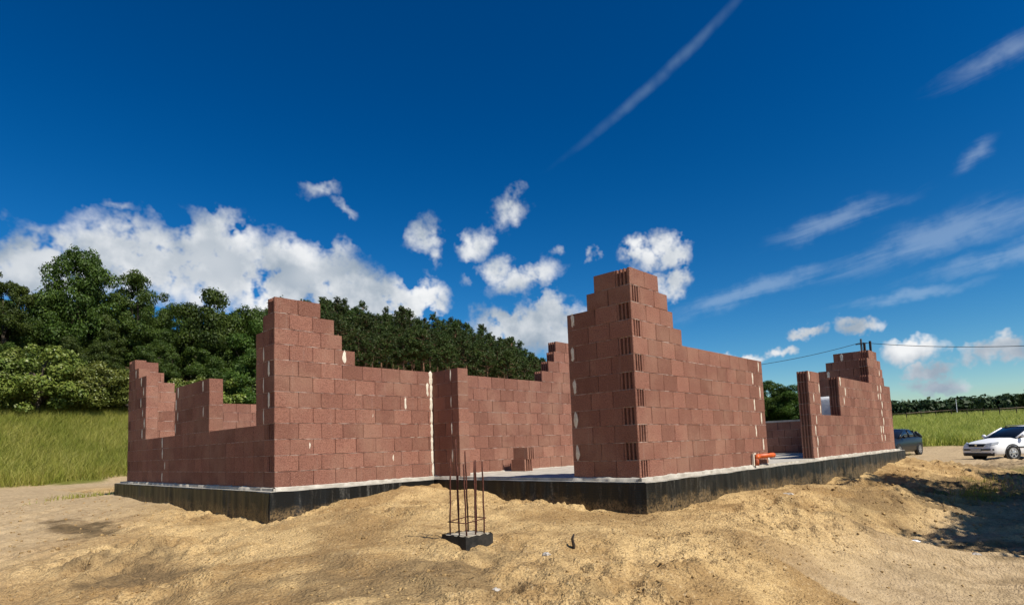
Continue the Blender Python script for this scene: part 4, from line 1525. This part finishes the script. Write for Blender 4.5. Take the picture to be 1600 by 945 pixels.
def car(name, lab, paint, x, y, heading, wagon):
    L, hw, H = (4.66, .87, 1.46) if wagon else (4.25, .88, 1.47)
    ax_f, ax_r = -.92, -.92 - (2.70 if wagon else 2.60)
    # origin at the middle of the front axle on the ground
    zs = []
    e = empty(name, (x, y, 0), heading)
    c, s = math.cos(heading), math.sin(heading)
    for wx in (0, ax_r - ax_f):
        for wy in (-.75, .75):
            zs.append(gz(x + c * wx - s * wy, y + s * wx + c * wy))
    e.location.z = sum(zs) / 4 + .005
    tag(e, lab, 'car', 'cars parked behind the house')
    X0 = -ax_f           # front bumper is at +0.92

    def sec(xx, zb, zsh, zt, w):
        half = [(w * .90, zb), (w * .985, zb + .10), (w, (zb + zsh) * .5), (w * .985, zsh - .06), (w * .93, zsh), (w * .62, zt - .012), (0, zt)]
        pts = [(xx, yy, zz) for yy, zz in half] + [(xx, -yy, zz) for yy, zz in half[-2::-1]]
        return pts
    if wagon:
        st = [(0, .26, .50, .56, .60), (.05, .22, .62, .66, .74), (.22, .20, .70, .76, .82), (.55, .20, .80, .86, .855), (1.15, .2, .88, .95, .87), (1.5, .2, .93, .98, .87), (3.0, .2, .95, .97, .87), (4.1, .2, .95, .97, .86), (4.5, .24, .93, .95, .82), (4.64, .32, .85, .88, .76), (4.66, .40, .70, .72, .70)]
        gl = [(1.20, .94, .945, .78), (1.62, .95, 1.20, .74), (2.05, .96, 1.405, .68), (2.5, .96, 1.425, .665), (3.6, .96, 1.41, .655), (4.15, .96, 1.37, .64), (4.5, .95, 1.02, .68)]
        wind = [(1.22, 2.02)]
    else:
        st = [(0, .26, .48, .54, .58), (.06, .22, .62, .68, .74), (.25, .20, .74, .82, .83), (.6, .20, .84, .92, .86), (1.1, .2, .92, 1.0, .88), (1.5, .2, .97, 1.02, .88), (3.0, .2, 1.0, 1.02, .88), (3.8, .2, 1.0, 1.02, .87), (4.1, .24, .98, 1.0, .83), (4.23, .34, .86, .9, .78), (4.25, .42, .7, .74, .72)]
        gl = [(1.10, .98, .985, .78), (1.55, .99, 1.24, .74), (2.0, .99, 1.43, .68), (2.5, .99, 1.455, .66), (3.2, .99, 1.42, .64), (3.75, .99, 1.30, .62), (4.12, .98, 1.02, .68)]
    loft([sec(X0 - a, b_, c_, d_, w_) for a, b_, c_, d_, w_ in st], 'body', paint, e)
    gs = []
    for (a, z0, z1, w) in gl:
        wb = hw * .92
        gs.append([(X0 - a, wb, z0 - .03), (X0 - a, (wb + w) / 2, (z0 + z1) / 2), (X0 - a, w, max(z1 - .05, z0 - .02)), (X0 - a, w * .8, z1), (X0 - a, 0, z1 + .012),
                   (X0 - a, -w * .8, z1), (X0 - a, -w, max(z1 - .05, z0 - .02)), (X0 - a, -(wb + w) / 2, (z0 + z1) / 2), (X0 - a, -wb, z0 - .03)])
    loft(gs, 'window_glass', M['glass'], e)
    # roof skin, from the top of the windscreen to the rear
    rs_ = [g for g in gl[2:-1]]
    m = MB()
    vs = []
    for (a, z0, z1, w) in rs_:
        for yy, zz in ((w * 1.015, z1 - .055), (w * .82, z1 + .008), (0, z1 + .026), (-w * .82, z1 + .008), (-w * 1.015, z1 - .055)):
            vs.append((X0 - a, yy, zz))
    n = len(rs_)
    m.add(vs, [(i * 5 + k, (i + 1) * 5 + k, (i + 1) * 5 + k + 1, i * 5 + k + 1) for i in range(n - 1) for k in range(4)])
    m.obj('roof', paint, e, True)
    for sd_ in (-1, 1):
        for (p0, p1, r_) in (((gl[0][0] + .02, hw * .915, gl[0][1]), (gl[2][0] + .02, gl[2][3] * 1.02, gl[2][2] - .04), .04),
                             ((2.45, hw * .925, .97), (2.5, gl[3][3] * 1.02, gl[3][2] - .05), .035),
                             ((3.35 if wagon else 3.3, hw * .925, .97), (3.3, gl[4][3] * 1.02, gl[4][2] - .05), .035),
                             ((gl[-1][0] - .04, hw * .9, gl[-1][1]), (gl[-2][0], gl[-2][3] * 1.03, gl[-2][2] - .03), .075)):
            m = MB()
            m.tube([(X0 - p0[0], sd_ * p0[1], p0[2]), (X0 - (p0[0] + p1[0]) / 2, sd_ * ((p0[1] + p1[1]) / 2 + .012), (p0[2] + p1[2]) / 2), (X0 - p1[0], sd_ * p1[1], p1[2])], r_, 6)
            m.obj('pillar', paint, e, True)
        m = MB()
        m.tube([(X0 - 1.42, sd_ * .86, 1.0), (X0 - 1.40, sd_ * .95, 1.02), (X0 - 1.40, sd_ * 1.02, 1.03)], [.03, .085, .075], 8)
        m.obj('mirror', paint, e, True)
        m = MB()
        m.box(X0 - 3.9, X0 - .95, sd_ * (hw + .004) - .012, sd_ * (hw + .004) + .012, .52, .57)
        m.obj('side_trim', M['black'], e)
        if wagon:
            m = MB()
            m.tube([(X0 - 2.15, sd_ * .60, 1.43), (X0 - 2.3, sd_ * .60, 1.475), (X0 - 3.8, sd_ * .58, 1.46), (X0 - 4.0, sd_ * .58, 1.40)], .018, 6)
            m.obj('roof_rail', M['black'], e, True)
        # lamps
        m = MB()
        m.add([(X0 - .025, sd_ * .42, .63), (X0 - .06, sd_ * .70, .65), (X0 - .30, sd_ * .83, .70), (X0 - .34, sd_ * .80, .80), (X0 - .16, sd_ * .66, .765), (X0 - .10, sd_ * .44, .735), (X0 - .3, sd_ * .5, .66)],
              [(0, 1, 4, 5), (1, 2, 3, 4), (5, 4, 3, 6), (0, 6, 2, 1), (0, 5, 6)])
        m.obj('headlight', M['lamp'], e)
        m = MB()
        Lr = st[-1][0]
        m.box(X0 - Lr + .02, X0 - Lr + .16, sd_ * .66 - .12, sd_ * .66 + .1, .72, .92)
        m.obj('tail_light', M['red_lamp'], e)
        for wx in (0, ax_r - ax_f):
            m = MB()
            m.lathe([(.365, sd_ * (hw - .16)), (.365, sd_ * (hw + .006)), (.33, sd_ * (hw + .008)), (.30, sd_ * (hw - .02))], 'y', 24)
            m.obj('wheel_arch', M['black'], e, False, (wx, 0, .325))
            we = MB()
            yo = sd_ * (hw + .012)
            we.lathe([(.20, yo - sd_ * .2), (.30, yo - sd_ * .2), (.316, yo - sd_ * .16), (.316, yo - sd_ * .05), (.30, yo), (.215, yo + sd_ * .004), (.205, yo - sd_ * .03)], 'y', 28)
            wo = we.obj('wheel', M['tyre'], e, True, (wx, 0, .316))
            rm = MB()
            rm.lathe([(.205, yo - sd_ * .04), (.212, yo + sd_ * .006), (.19, yo + sd_ * .006), (.185, yo - sd_ * .03)], 'y', 24)
            for k in range(6):
                t = k * math.pi / 3
                ca, sa = math.cos(t), math.sin(t)
                pts = [(.03, -.03), (.195, -.022), (.195, .022), (.03, .03)]
                vs = [(ca * u - sa * v, yo + sd_ * .002, sa * u + ca * v) for u, v in pts] + [(ca * u - sa * v, yo - sd_ * .03, sa * u + ca * v) for u, v in pts]
                rm.add(vs, [(0, 1, 2, 3), (7, 6, 5, 4), (0, 4, 5, 1), (1, 5, 6, 2), (2, 6, 7, 3), (3, 7, 4, 0)])
            rm.lathe([(.05, yo - sd_ * .03), (.05, yo + sd_ * .006), (.02, yo + sd_ * .01)], 'y', 12)
            rm.obj('rim', M['alloy'], wo, False)
    m = MB()
    m.add([(X0 + .012, -.36, .60), (X0 + .012, .36, .60), (X0 - .03, .41, .72), (X0 - .03, -.41, .72), (X0 - .15, -.36, .60), (X0 - .15, .36, .60), (X0 - .15, .41, .72), (X0 - .15, -.41, .72)],
          [(0, 1, 2, 3), (0, 3, 7, 4), (1, 5, 6, 2), (3, 2, 6, 7), (0, 4, 5, 1)])
    gr = m.obj('grille', M['black'], e)
    m = MB()
    m.lathe([(.055, 0), (.055, .012), (.042, .012), (.04, .006)], 'x', 16)
    m.obj('emblem', M['chrome'], gr, False, (X0 - .008, 0, .66))
    m = MB()
    m.add([(X0 + .02, -.58, .44), (X0 + .02, .58, .44), (X0 - .09, .80, .44), (X0 - .09, -.80, .44), (X0 + .02, -.58, .505), (X0 + .02, .58, .505), (X0 - .09, .80, .505), (X0 - .09, -.80, .505)],
          [(3, 2, 1, 0), (4, 5, 6, 7), (0, 1, 5, 4), (1, 2, 6, 5), (3, 0, 4, 7)])
    m.obj('bumper_strip', M['black'], e)
    m = MB()
    m.add([(X0 + .0, -.60, .20), (X0 + .0, .60, .20), (X0 - .10, .78, .20), (X0 - .10, -.78, .20), (X0 + .022, -.58, .335), (X0 + .022, .58, .335), (X0 - .09, .80, .335), (X0 - .09, -.80, .335)],
          [(3, 2, 1, 0), (4, 5, 6, 7), (0, 1, 5, 4), (1, 2, 6, 5), (3, 0, 4, 7)])
    m.obj('lower_grille', M['black'], e)
    m = MB()
    m.box(X0 + .022, X0 + .034, -.26, .26, .40, .52)
    m.obj('number_plate', M['lamp'], e)
    e.scale = (1.04, 1.05, 1.07 if wagon else 1.02)
    return e


car('white_car', 'white estate car parked at the right picture edge', M['white_paint'], 28.6, -1.15, R(140), True)
car('blue_car', 'dark blue hatchback half hidden behind the right end of the house', M['blue_paint'], 31.2, 4.05, R(170), False)
